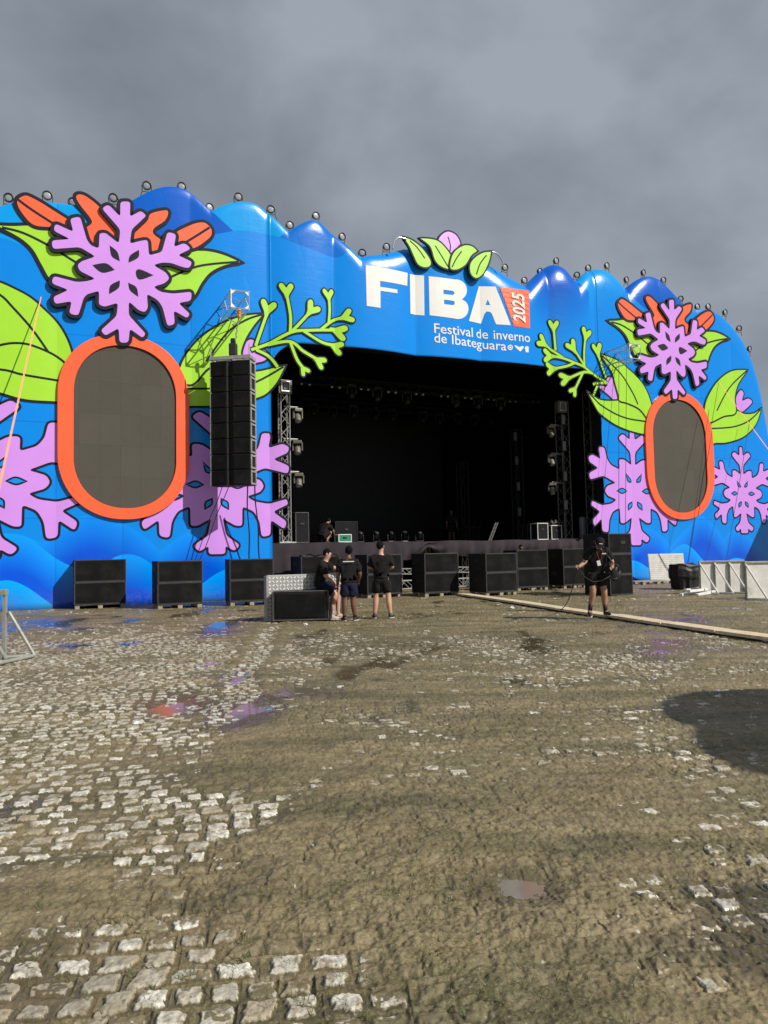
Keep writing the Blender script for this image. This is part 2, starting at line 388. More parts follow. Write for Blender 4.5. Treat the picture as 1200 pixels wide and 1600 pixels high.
def noise(t, vec, sc, det=5.0, ro=.6):
    n = N(t, 'ShaderNodeTexNoise', Scale=sc, Detail=det, Roughness=ro); t.links.new(vec, n.inputs[0]); return n.outputs[0]
gc = N(t, 'ShaderNodeTexCoord').outputs['Object']
mud = mixc(t, rng(t, noise(t, gc, 1.3), .38, .62), (.118, .095, .040), (.225, .172, .088))
mps = N(t, 'ShaderNodeMapping'); mps.inputs['Scale'].default_value = (.55, 2.0, 1); mps.inputs['Rotation'].default_value = (0, 0, -.12); t.links.new(gc, mps.inputs[0])
mud = mixc(t, rng(t, noise(t, mps.outputs[0], 1.5, 8, .68), .50, .64, 0, .8), mud, (.26, .208, .122))
mud = mixc(t, rng(t, noise(t, mps.outputs[0], 2.3, 8, .70), .54, .66, 0, .85), mud, (.066, .051, .024))
mud = mixc(t, rng(t, noise(t, gc, .55), .48, .62), mud, (.120, .108, .042))
mud = mixc(t, rng(t, noise(t, gc, 9, 8, .75), .46, .66), mud, (.255, .203, .118))
mud = mixc(t, rng(t, noise(t, gc, 26, 8, .75), .52, .68), mud, (.060, .047, .024))
mud = mixc(t, rng(t, noise(t, gc, 70, 3, .7), .60, .72), mud, (.33, .285, .20))
mud = mixc(t, rng(t, noise(t, gc, 160, 3, .6), .50, .68), mud, (.28, .23, .145))
mud = mixc(t, rng(t, noise(t, gc, 210, 3, .6), .54, .70), mud, (.055, .046, .026))
mud = mixc(t, rng(t, attr(t, 'film'), .15, 1.0, 0, .42), mud, (.27, .222, .138))
mud = mixc(t, rng(t, attr(t, 'wet'), 0, 1.4, 0, .75), mud, (.075, .060, .034))
mlt = N(t, 'ShaderNodeMix', data_type='RGBA', blend_type='MULTIPLY'); mlt.inputs[0].default_value = 1; t.links.new(mud, mlt.inputs[6])
mps2 = N(t, 'ShaderNodeMapping'); mps2.inputs['Scale'].default_value = (.5, 2.4, 1); mps2.inputs['Rotation'].default_value = (0, 0, .35); t.links.new(gc, mps2.inputs[0])
hue = mixc(t, rng(t, noise(t, mps2.outputs[0], .95, 7, .62), .38, .62), (.66, .70, .62), (1.20, 1.18, 1.16))
t.links.new(hue, mlt.inputs[7]); mud = mlt.outputs[2]
stn = mixc(t, rng(t, attr(t, 'rnd'), .2, .8), (.36, .33, .26), (.76, .73, .65))
stn = mixc(t, rng(t, noise(t, gc, 17, 9, .75), .44, .60, 0, .9), stn, (.205, .168, .100))
stn = mixc(t, rng(t, noise(t, gc, 4, 4), .5, .64), stn, (.36, .30, .21))
sf = N(t, 'ShaderNodeMath', operation='ADD'); t.links.new(attr(t, 'stone'), sf.inputs[0]); t.links.new(rng(t, noise(t, gc, 55, 5, .7), .3, .7, -.6, .6), sf.inputs[1])
colr = mixc(t, rng(t, sf.outputs[0], .35, .75), mud, stn)
t.links.new(colr, b.inputs['Base Color'])
r1 = rng(t, attr(t, 'wet'), 0, 1, .66, .26); r2 = rng(t, attr(t, 'wet'), 1, 2, 0, .16)
rs = N(t, 'ShaderNodeMath', operation='SUBTRACT'); t.links.new(r1, rs.inputs[0]); t.links.new(r2, rs.inputs[1]); t.links.new(rs.outputs[0], b.inputs['Roughness'])
b.inputs['Specular IOR Level'].default_value = .45
bp = N(t, 'ShaderNodeBump', Strength=.4, Distance=.012); t.links.new(noise(t, gc, 36, 10, .78), bp.inputs['Height']); t.links.new(rng(t, attr(t, 'wet'), .6, 1.8, .40, .10), bp.inputs['Strength']); t.links.new(bp.outputs[0], b.inputs['Normal'])
ground = mesh_obj('ground', gm, M_ground); ground['kind'] = 'structure'
def gz(x, y):
    a = ground_field(np.array([[x]], np.float32), np.array([[y]], np.float32)); return float(a[0][0, 0])
def G(px, py, iters=3):     # photo point -> place on the real ground
    z = 0.0
    for _ in range(iters):
        p = gnd(px, py, z); z = gz(p.x, p.y)
    return Vector((p.x, p.y, z))
# standing water lying in the dips
M_water = bpy.data.materials.new('puddle_water'); M_water.use_nodes = True
t = M_water.node_tree; b = t.nodes['Principled BSDF']
b.inputs['Base Color'].default_value = (.15, .13, .10, 1); b.inputs['Roughness'].default_value = .05; b.inputs['IOR'].default_value = 1.33
bp = N(t, 'ShaderNodeBump', Strength=.06, Distance=.01); t.links.new(noise(t, N(t, 'ShaderNodeTexCoord').outputs['Object'], 9), bp.inputs['Height']); t.links.new(bp.outputs[0], b.inputs['Normal'])
for (px, py, rx, ry, dp) in PUD:
    g = gnd(px, py); bm = B(); k = 28
    xs = np.array([[g.x + 1.1 * rx * math.cos(6.283 * i / k) for i in range(k)]], np.float32); ys = np.array([[g.y + 1.1 * ry * math.sin(6.283 * i / k) for i in range(k)]], np.float32)
    gx = np.array([[g.x + rx * .5 * i for i in (-1, 0, 1)]] * 3, np.float32); gy = np.array([[g.y + ry * .5 * i] * 3 for i in (-1, 0, 1)], np.float32)
    lv = float(np.percentile(ground_field(gx, gy)[0], 30)) + .006
    bm.faces.new([bm.verts.new((xs[0, i], ys[0, i], lv)) for i in range(k)])
    tag(obj('puddle', bm, M_water), kind='structure')

# ------------------------------------------------------------------ stage front: inflated vinyl panels with printed hills
def smooth_curve(px_pts, d=0.0):
    q = [loc(x, y, d) for x, y in px_pts]; xs = np.array([a for a, _ in q]); ys = np.array([a for _, a in q])
    def f(s):
        s = np.asarray(s, float); i = np.clip(np.searchsorted(xs, s) - 1, 0, len(xs) - 2)
        m = np.gradient(ys, xs); hh = xs[i + 1] - xs[i]; tt = np.clip((s - xs[i]) / hh, 0, 1)
        return ((2 * tt**3 - 3 * tt**2 + 1) * ys[i] + (tt**3 - 2 * tt**2 + tt) * hh * m[i] + (-2 * tt**3 + 3 * tt**2) * ys[i + 1] + (tt**3 - tt**2) * hh * m[i + 1])
    return f
def hills(segs, lo=-2.0):           # max over separate hill curves, each only inside its own span
    fs = [(smooth_curve(p), loc(*p[0])[0], loc(*p[-1])[0]) for p in segs]
    def f(s):
        r = np.full(np.shape(s), lo)
        for g, a, b_ in fs: r = np.where((s >= a) & (s <= b_), np.maximum(r, g(s)), r)
        return r
    return f
TOPH = [
    [(-150, 440), (-90, 370), (-40, 338), (0, 322), (40, 312), (85, 316), (130, 324), (190, 350), (230, 372)],
    [(150, 345), (190, 322), (215, 308), (240, 296), (266, 291), (290, 296), (330, 330), (360, 358), (390, 385)],
    [(300, 352), (330, 330), (352, 320), (380, 315), (402, 319), (420, 333), (450, 362), (480, 390)],
    [(420, 382), (445, 366), (470, 350), (492, 344), (520, 364), (558, 398), (580, 420)],
    [(540, 410), (568, 401), (600, 396), (640, 384), (670, 376), (700, 374), (735, 386), (765, 408), (800, 432), (826, 446), (845, 462)],
    [(810, 458), (835, 434), (855, 416), (870, 410), (884, 415), (902, 436), (920, 458)],
    [(890, 450), (906, 436), (920, 423), (936, 417), (952, 419), (968, 430), (984, 450), (1000, 468)],
    [(970, 466), (988, 444), (1002, 434), (1015, 430), (1030, 434), (1046, 450), (1066, 472), (1090, 500)],
    [(1050, 500), (1072, 487), (1090, 483), (1108, 484), (1128, 493), (1150, 516), (1170, 550), (1184, 590), (1195, 640), (1203, 690), (1210, 760), (1214, 860)]]
f_top_all = hills(TOPH, .3)
f_lightA = hills([TOPH[0]], -9); f_dark = hills([TOPH[1], TOPH[5], TOPH[7]], -9); f_mid = hills([TOPH[3]], -9)
f_main = smooth_curve([(-200, 430), (-60, 372), (0, 372), (60, 392), (130, 400), (230, 380), (290, 372), (340, 366), (372, 361), (400, 363), (425, 368), (460, 382), (500, 396), (530, 402), (560, 380), (600, 370), (700, 350), (800, 400), (826, 452), (850, 478), (880, 486), (905, 470), (930, 440), (960, 436), (985, 462), (1010, 484), (1040, 490), (1075, 470), (1110, 440), (1230, 440)])
f_w1 = hills([[(-120, 880), (-40, 840), (20, 834), (60, 846), (120, 900)], [(40, 870), (80, 836), (110, 815), (142, 803), (175, 810), (222, 836), (262, 872), (300, 905)],
              [(215, 900), (237, 877), (262, 852), (290, 834), (310, 830), (332, 836), (372, 865), (400, 885), (440, 900)],
              [(955, 870), (970, 855), (986, 842), (1007, 826), (1024, 830), (1050, 856), (1075, 885)], [(1050, 850), (1072, 826), (1097, 806), (1115, 822), (1135, 850), (1150, 880)],
              [(1100, 885), (1117, 865), (1132, 840), (1147, 826), (1162, 832), (1182, 850), (1204, 868), (1230, 880)]])
f_w2 = hills([[(-80, 905), (-30, 850), (20, 834), (45, 841), (85, 871), (115, 886), (150, 891), (190, 897)], [(140, 900), (165, 880), (183, 869), (200, 866), (218, 870), (240, 884), (270, 905)],
              [(290, 932), (317, 911), (342, 894), (365, 886), (400, 888), (440, 900)], [(1022, 888), (1042, 871), (1056, 856), (1069, 850), (1080, 856), (1097, 874), (1115, 890)]])
f_w3 = hills([[(-60, 945), (-20, 915), (15, 907), (40, 916), (62, 931), (84, 947)], [(955, 900), (975, 880), (992, 876), (1010, 886), (1030, 902)], [(1120, 890), (1136, 876), (1152, 872), (1170, 878), (1190, 892)]])
SEAMS = sorted([loc(x, 700)[0] for x in (-130, -20, 88, 192, 300, 421)] + [loc(x, 480)[0] for x in (522, 649, 750, 857, 929)] + [loc(x, 700)[0] for x in (985, 1040, 1098, 1150, 1200)])
SW = SEAMS.index(loc(421, 700)[0])
def pillow(s):
    s = np.asarray(s, float); i = np.clip(np.searchsorted(SEAMS, s) - 1, 0, len(SEAMS) - 2); sm = np.array(SEAMS)
    tt = np.clip((s - sm[i]) / (sm[i + 1] - sm[i]), 0, 1); wd = sm[i + 1] - sm[i]
    amp = np.where((i >= SW) & (i < SEAMS.index(loc(929, 480)[0])), .048, .016) * wd
    return amp * (1 - np.abs(2 * tt - 1) ** 2.2)
S_L, S_R = loc(424.5, 700)[0], loc(941, 700)[0]
f_hb = smooth_curve([(400, 536), (470, 538), (540, 543), (650, 556), (760, 565), (860, 574), (960, 580)])
def bottom(s):
    hb = f_hb(s); r = 1.1
    for edge, sg in ((S_L, 1), (S_R, -1)):
        q = np.clip(1 - (s - edge) * sg / r, 0, 1); hb = hb - (1.15 if sg < 0 else .95) * (1 - np.sqrt(np.clip(1 - q * q, 0, 1)))
    return hb

M_vin = bpy.data.materials.new('printed_blue_vinyl'); M_vin.use_nodes = True
t = M_vin.node_tree; b = t.nodes['Principled BSDF']
def above(name, width=.012): return rng(t, attr(t, name), -width, width)
c_main = (0, .228, .76)
gco = N(t, 'ShaderNodeTexCoord').outputs['Object']
col = mixc(t, rng(t, attr(t, 'dmain'), -8, 0), (0, .235, .78), c_main)
up = mixc(t, above('dlight'), (0, .27, .80), (0, .33, .84))
up = (.0, .315, .80)
up = mixc(t, rng(t, attr(t, 'dmid'), .012, -.012), up, (.001, .150, .60))
up = mixc(t, rng(t, attr(t, 'ddark'), .012, -.012), up, (.0, .100, .55))
sep0 = N(t, 'ShaderNodeSeparateXYZ'); t.links.new(gco, sep0.inputs[0])
soft = N(t, 'ShaderNodeMath', operation='MULTIPLY'); t.links.new(rng(t, sep0.outputs[0], 6.4, 7.4), soft.inputs[0]); t.links.new(rng(t, sep0.outputs[0], 12.6, 11.6), soft.inputs[1])
fm = N(t, 'ShaderNodeMix'); t.links.new(soft.outputs[0], fm.inputs[0]); t.links.new(above('dmain'), fm.inputs[2]); t.links.new(rng(t, attr(t, 'dmain'), -1.3, 1.1), fm.inputs[3])
col = mixc(t, fm.outputs[0], col, up)
for nm, br, dp in (('dw1', (0, .265, .92), (0, .085, .66)), ('dw2', (0, .32, .98), (0, .085, .72)), ('dw3', (0, .38, .98), (0, .17, .82))):
    lay = mixc(t, rng(t, attr(t, nm), -.02, -1.15), br, dp)
    col = mixc(t, rng(t, attr(t, nm), .012, -.012), col, lay)
sep = N(t, 'ShaderNodeSeparateXYZ'); t.links.new(gco, sep.inputs[0])
line = None                          # horizontal welds of the vinyl sheets
for hz in (2.78, 5.75, 8.6):
    d1 = N(t, 'ShaderNodeMath', operation='SUBTRACT'); t.links.new(sep.outputs[2], d1.inputs[0]); d1.inputs[1].default_value = hz
    d2 = N(t, 'ShaderNodeMath', operation='ABSOLUTE'); t.links.new(d1.outputs[0], d2.inputs[0])
    g = rng(t, d2.outputs[0], .012, .026, 1, 0)
    if line is None: line = g
    else:
        mm = N(t, 'ShaderNodeMath', operation='MAXIMUM'); t.links.new(line, mm.inputs[0]); t.links.new(g, mm.inputs[1]); line = mm.outputs[0]
for sx_ in SEAMS:
    d1 = N(t, 'ShaderNodeMath', operation='SUBTRACT'); t.links.new(sep.outputs[0], d1.inputs[0]); d1.inputs[1].default_value = sx_
    d2 = N(t, 'ShaderNodeMath', operation='ABSOLUTE'); t.links.new(d1.outputs[0], d2.inputs[0])
    mm = N(t, 'ShaderNodeMath', operation='MAXIMUM'); t.links.new(line, mm.inputs[0]); t.links.new(rng(t, d2.outputs[0], .010, .024, 1, 0), mm.inputs[1]); line = mm.outputs[0]
spl = N(t, 'ShaderNodeMath', operation='MULTIPLY'); t.links.new(rng(t, sep.outputs[2], .65, .05), spl.inputs[0]); t.links.new(rng(t, noise(t, gco, 9, 8, .75), .42, .66), spl.inputs[1])
sp2 = N(t, 'ShaderNodeMath', operation='MULTIPLY'); t.links.new(spl.outputs[0], sp2.inputs[0]); sp2.inputs[1].default_value = .6
col = mixc(t, sp2.outputs[0], col, (.16, .13, .08))
col = mixc(t, rng(t, noise(t, gco, .9, 6, .6), .45, .75, 0, .16), col, (0, .17, .52))
lf = N(t, 'ShaderNodeMath', operation='MULTIPLY'); t.links.new(line, lf.inputs[0]); lf.inputs[1].default_value = .35
col = mixc(t, lf.outputs[0], col, (0, .08, .35))
t.links.new(col, b.inputs['Base Color'])
b.inputs['Roughness'].default_value = .22; b.inputs['Specular IOR Level'].default_value = .40
mpv = N(t, 'ShaderNodeMapping'); mpv.inputs['Scale'].default_value = (1, 1, .5); t.links.new(gco, mpv.inputs[0])
wv = N(t, 'ShaderNodeTexNoise', Scale=1.1, Detail=3.0, Roughness=.45, Distortion=.6); t.links.new(mpv.outputs[0], wv.inputs[0])
mpw = N(t, 'ShaderNodeMapping'); mpw.inputs['Scale'].default_value = (.5, .5, 3.2); mpw.inputs['Rotation'].default_value = (0, .25, 0); t.links.new(gco, mpw.inputs[0])
wr = N(t, 'ShaderNodeTexNoise', Scale=2.2, Detail=4.0, Distortion=.8); t.links.new(mpw.outputs[0], wr.inputs[0])
hsum = N(t, 'ShaderNodeMath', operation='MULTIPLY_ADD'); t.links.new(wr.outputs[0], hsum.inputs[0]); hsum.inputs[1].default_value = .16; t.links.new(wv.outputs[0], hsum.inputs[2])
bp = N(t, 'ShaderNodeBump', Strength=.32, Distance=.05); t.links.new(hsum.outputs[0], bp.inputs['Height']); t.links.new(bp.outputs[0], b.inputs['Normal'])

facade = empty('stage_facade', 'blue inflatable stage front printed with hills, leaves and snowflakes, with two orange oval windows', 'stage front', FP, ANG)
def cdep(s): return np.interp(s, [-6, -1, 2.5, 8, 12.5, 15], [.05, .14, .45, .42, .36, .10])
def panel(name, s0, s1, bot):
    s = np.arange(s0, s1 + 1e-6, (s1 - s0) / max(2, round((s1 - s0) / .06))); n = len(s)
    top = f_top_all(s); bt = bot(s) if callable(bot) else np.full(n, bot)
    tt = np.concatenate([np.linspace(0, 1, 46)]); rows = []
    cur = np.minimum(np.interp(s, [-6, -1, 2.5], [.35, .6, 1.1]), np.maximum(top - bt, .1) * .5)
    hmain = bt[None] + (top - cur - bt)[None] * tt[:, None]
    ct = np.sin(np.linspace(0, math.pi / 2, 13))[1:]
    hcur = (top - cur)[None] + cur[None] * ct[:, None]
    hh = np.concatenate([hmain, hcur]); dep = pillow(s)[None] * np.ones((len(hh), 1))
    dep[len(tt):] -= cdep(s)[None] * (1 - np.sqrt(np.clip(1 - ct ** 2, 0, 1)))[:, None]
    # rear sheet closes the inflated body
    hb = np.stack([top - .12, bt]); db = np.full(hb.shape, -.9); db[1] = -.35
    hh2 = np.concatenate([hh, hb]); dd2 = np.concatenate([dep, db]); nrw = len(hh2)
    me = bpy.data.meshes.new(name); ss = np.broadcast_to(s, hh2.shape)
    v = np.stack([ss, -dd2, hh2], -1).reshape(-1, 3)
    fcs = [(r * n + i, r * n + i + 1, ((r + 1) % nrw) * n + i + 1, ((r + 1) % nrw) * n + i) for r in range(nrw) for i in range(n - 1)]
    caps = [tuple(r * n for r in range(nrw))[::-1], tuple(r * n + n - 1 for r in range(nrw))]
    me.from_pydata(v.tolist(), [], fcs + caps)
    for i, p in enumerate(me.polygons):
        p.use_smooth = i < (nrw - 3) * (n - 1)
        p.material_index = 1 if i >= (nrw - 2) * (n - 1) else 0
    f2 = lambda f: (hh2 - f(s)[None]).ravel().astype(np.float32)
    for nm, f in (('dmain', f_main), ('dlight', f_lightA), ('ddark', f_dark), ('dmid', f_mid), ('dw1', f_w1), ('dw2', f_w2), ('dw3', f_w3)):
        at_ = me.attributes.new(nm, 'FLOAT', 'POINT'); at_.data.foreach_set('value', f2(f))
    return mesh_obj(name, me, [M_vin, M_blk2], facade)
panel('wing_panel', loc(-140, 700)[0], S_L, -.05)
panel('header_panel', S_L + .001, S_R - .001, bottom)
panel('wing_panel', S_R, loc(1213, 700)[0], -.05)

# ---- cut-outs and prints
def round_poly(P, rad, n=4):
    out = []; k = len(P)
    for i in range(k):
        p, a, c = Vector(P[i][:2]), Vector(P[i - 1][:2]), Vector(P[(i + 1) % k][:2])
        if len(P[i]) > 2: out.append(p); continue
        da, dc = a - p, c - p; r = min(rad, da.length * .42, dc.length * .42)
        A, Cc = p + da.normalized() * r, p + dc.normalized() * r
        for j in range(n + 1):
            u = j / n; out.append(A * (1 - u) ** 2 + p * 2 * u * (1 - u) + Cc * u * u)
    return out
def catmull(P, closed=True, n=5):
    k = len(P); V = [Vector(p[:2]) for p in P]; crn = [len(p) > 2 for p in P]; out = []
    for i in range(k if closed else k - 1):
        p1, p2 = V[i], V[(i + 1) % k]
        p0 = V[i - 1] if (closed or i > 0) else p1; p3 = V[(i + 2) % k] if (closed or i + 2 < k) else p2
        if crn[i]: p0 = p1
        if crn[(i + 1) % k]: p3 = p2
        for j in range(n):
            u = j / n
            out.append(.5 * ((2 * p1) + (p2 - p0) * u + (2 * p0 - 5 * p1 + 4 * p2 - p3) * u * u + (3 * p1 - p0 - 3 * p2 + p3) * u ** 3))
    if not closed: out.append(V[-1])
    return out
def area(P): return sum(P[i - 1].x * P[i].y - P[i].x * P[i - 1].y for i in range(len(P))) / 2
def offset(P, w_):
    k = len(P); sg = 1 if area(P) > 0 else -1; out = []
    for i in range(k):
        a = (P[i] - P[i - 1]); c = (P[(i + 1) % k] - P[i])
        a = a.normalized() if a.length > 1e-6 else c.normalized(); c = c.normalized() if c.length > 1e-6 else a
        na_, nc = Vector((a.y, -a.x)) * sg, Vector((c.y, -c.x)) * sg
        mN = na_ + nc; l = mN.length
        mN = na_ if l < .2 else mN / l
        out.append(P[i] + mN * w_ / max(.55, mN.dot(na_)))
    return out
def dedupe(P):
    o = []
    for p in P:
        if not o or (p - o[-1]).length > .004: o.append(p)
    if (o[0] - o[-1]).length < .004: o.pop()
    return o
def add_poly(bm, P, d, mi):
    vs = [bm.verts.new((p.x, -d, p.y)) for p in P]
    for tr in tessellate_polygon([[Vector((p.x, p.y, 0)) for p in P]]):
        try: bm.faces.new([vs[i] for i in tr]).material_index = mi
        except ValueError: pass
def add_ring(bm, P, O, d, mi, thick=0.0, mside=None):
    k = len(P); a = [bm.verts.new((p.x, -d, p.y)) for p in P]; o = [bm.verts.new((p.x, -d, p.y)) for p in O]
    for i in range(k): bm.faces.new((a[i], a[(i + 1) % k], o[(i + 1) % k], o[i])).material_index = mi
    if thick:
        q = [bm.verts.new((p.x, -(d - thick), p.y)) for p in O]
        for i in range(k): bm.faces.new((o[i], o[(i + 1) % k], q[(i + 1) % k], q[i])).material_index = mi if mside is None else mside
def add_ribbon(bm, P, wd, d, mi):
    k = len(P); l, r_ = [], []
    for i in range(k):
        dv = (P[min(i + 1, k - 1)] - P[max(i - 1, 0)]).normalized(); nn = Vector((-dv.y, dv.x)) * wd / 2
        l.append(bm.verts.new((P[i].x + nn.x, -d, P[i].y + nn.y))); r_.append(bm.verts.new((P[i].x - nn.x, -d, P[i].y - nn.y)))
    for i in range(k - 1): bm.faces.new((l[i], l[i + 1], r_[i + 1], r_[i])).material_index = mi
def drape(bm):
    if not bm.verts: return
    lo = min(v.co.x for v in bm.verts); hi = max(v.co.x for v in bm.verts)
    cuts = list(np.arange(math.floor(lo / .2) * .2 + .2, hi, .2)) + [s for s in SEAMS if lo < s < hi]
    for c in cuts: bmesh.ops.bisect_plane(bm, geom=bm.verts[:] + bm.edges[:] + bm.faces[:], plane_co=(c, 0, 0), plane_no=(1, 0, 0), dist=1e-4)
    D = pillow(np.array([v.co.x for v in bm.verts]))
    for v, d in zip(bm.verts, D): v.co.y -= float(d)
def finish(name, bm, mats, parent, dr=False):
    if dr: drape(bm)
    me = bpy.data.meshes.new(name); bm.normal_update()
    for f in bm.faces:
        if abs(f.normal.y) > .5 and f.normal.y > 0 and all(True for _ in (0,)): pass
    bm.to_mesh(me); bm.free(); return mesh_obj(name, me, mats, parent)
def to_loc(P, d): return [(*loc(p[0], p[1], d), *p[2:]) for p in P]
def motif(name, P, fill, w_=.07, d=.02, thick=0.0, ribs=(), rw=.06, smooth='cat', rad=.12, dr=False, parent=None, local=False, eyes=(), eyefill=None):
    Q = P if local else to_loc(P, d)
    Q = dedupe(catmull(Q) if smooth == 'cat' else round_poly(Q, rad))
    bm = B(); add_poly(bm, Q, d, 0); O = offset(Q, w_); add_ring(bm, Q, O, d - .003, 1, thick)
    for rb in ribs: add_ribbon(bm, catmull(rb if local else to_loc(rb, d), False), rw, d + .004, 1)
    for e_ in eyes:
        E_ = dedupe(catmull(e_ if local else to_loc(e_, d), n=4)); add_poly(bm, E_, d + .004, 1)
        if eyefill: add_poly(bm, offset(E_, -.055), d + .008, 2)
    return finish(name, bm, [fill, M_lin] + ([eyefill] if eyefill else []), parent or facade, dr)

FLAKE = [(188.7, 311), (204.5, 311), (203.7, 335), (221, 325.5), (230, 333), (206.5, 355), (203.7, 377.5), (217.5, 373.5), (232, 371), (233.7, 396), (254, 390.5), (263, 358.7),
    (276.6, 362.4), (273, 382.6), (290, 376.2), (300, 385.3), (279, 395.4), (302, 406), (297.3, 416), (286, 414), (268, 407.3), (253.3, 407), (240.5, 411), (260.7, 423),
    (266.2, 432), (258.8, 439.4), (240.5, 445), (251.5, 453.2), (271.7, 456), (301, 453), (300, 467), (280, 470.6), (298.2, 488), (293.7, 494.4), (272.6, 482.5), (274.4, 504),
    (263, 507), (255.2, 477), (247.8, 466), (230.4, 456), (232.2, 478), (227.7, 485), (218.5, 482.5), (202, 467.8), (202, 489.8), (228.7, 519), (223.7, 525.5), (203.7, 511), (201.5, 533),
    (187.5, 533), (186.2, 510), (165, 522), (158, 513.7), (183, 491), (185, 470), (163.7, 476.5), (155, 473), (155.5, 451), (136, 457), (131, 463), (122.5, 490.5), (108, 487), (112.5, 467.5),
    (86, 472), (83, 461), (107.5, 450), (80.5, 439.5), (83.5, 428), (120, 437.5), (135, 436.5), (150, 432.5), (125, 420), (121, 411), (127.5, 405), (150, 397.5), (125, 382.5), (82.5, 385.5),
    (80.5, 372), (110, 370), (83.5, 356.5), (86.5, 345.5), (115, 358.7), (109.5, 337.5), (125.5, 334.5), (136, 371), (142.5, 380), (155, 385), (156, 361), (165, 360), (186.5, 377),
    (188.7, 355), (159.5, 321.5), (170, 315.5), (188.7, 335)]
FEYES = [[(172, 380, 1), (184, 390), (188, 405, 1), (175, 397)], [(218, 387, 1), (217, 399), (201.6, 407.3, 1), (204, 396)], [(144.5, 411, 1), (166, 408), (180, 418.7, 1), (160, 423)],
    [(213, 423), (219, 417.5), (241, 427, 1), (219, 434)], [(188, 435, 1), (186, 447), (171, 456.7, 1), (173, 443)], [(201, 438.7, 1), (214, 446), (217, 461, 1), (204, 451)]]
PET = [([(26.5, 312), (29, 304), (38, 299.5), (46, 301), (63, 310), (86.7, 325), (112, 342), (112, 352), (82, 349), (53, 345.5), (35, 328)], [[(27.5, 305.5), (50, 322), (84, 344)]]),
    ([(119.5, 302), (125, 297.5), (137, 302), (156.7, 318.3), (166, 334), (182, 348), (190, 372), (182, 390), (158, 384), (138, 370), (134.5, 352), (144.5, 340), (126.5, 315)], []),
    ([(205.7, 358), (230.4, 339.5), (238, 328), (260.7, 323), (264.3, 328.5), (258.8, 339.5), (243, 350.5), (241.4, 360), (256, 373), (250, 386), (236, 394), (215, 385), (203, 372.5)], []),
    ([(274, 362), (299.2, 346.8), (320, 342.3), (331.5, 351), (333, 360.6), (326.7, 368.8), (306.5, 382), (285, 382)], [[(285, 378), (308, 364), (330, 350)]])]
LEAFS = [([(-6, 346, 1), (20, 347), (53, 346.5), (90, 352), (120, 365), (150, 400), (150, 430), (133, 438), (110, 434), (86, 424), (77.5, 429), (65, 408), (52, 385), (37, 370), (18, 358)], [[(2, 349), (36, 358), (78, 379), (120, 405), (150, 420)]]),
    ([(378, 404.6, 1), (350.5, 392.7), (323, 387), (295, 389), (265, 400), (235, 420), (240, 445), (253, 453), (273.5, 455.5), (290, 453), (304.7, 458), (317.5, 437), (332.2, 420), (354.2, 409.2)], [[(376, 404.2), (336, 407.3), (305, 413), (268, 428.4), (245, 440)]])]
def flower(xf, tscale, w_):
    X_ = lambda P: [(*xf(*loc(p[0], p[1], .35)), *p[2:]) for p in P]
    for P, rb in LEAFS: motif('leaf_cutout', X_(P), M_grn, w_, .060, .05, [X_(r_) for r_ in rb], .075, local=True)
    for P, rb in PET: motif('petal_cutout', X_(P), M_org, w_, .078, .066, [X_(r_) for r_ in rb], .08, local=True)
    motif('snowflake_cutout', X_(FLAKE), M_pur, w_, .172, .15, smooth='rnd', rad=.11, local=True, eyes=[X_(e_) for e_ in FEYES])
flower(lambda s, h: (s, h), 1, .11)
lc, rc = loc(196.5, 422, .35), loc(1055, 544, .35)
lt, rt_ = loc(196.5, 311, .35), loc(1050.5, 466, .35); lb, rb_ = loc(194, 533, .35), loc(1058, 622, .35)
ll_, rl = loc(81, 378, .35), loc(1000.5, 516, .35); lr, rr = loc(302, 410, .35), loc(1108.5, 533, .35)
kx = (rr[0] - rl[0]) / (lr[0] - ll_[0]); ky = (rt_[1] - rb_[1]) / (lt[1] - lb[1]); hx0 = (ll_[0] + lr[0]) / 2; hx1 = (rl[0] + rr[0]) / 2
flower(lambda s, h: (hx1 + (s - hx0) * kx, rb_[1] + (h - lb[1]) * ky), 1, .11)

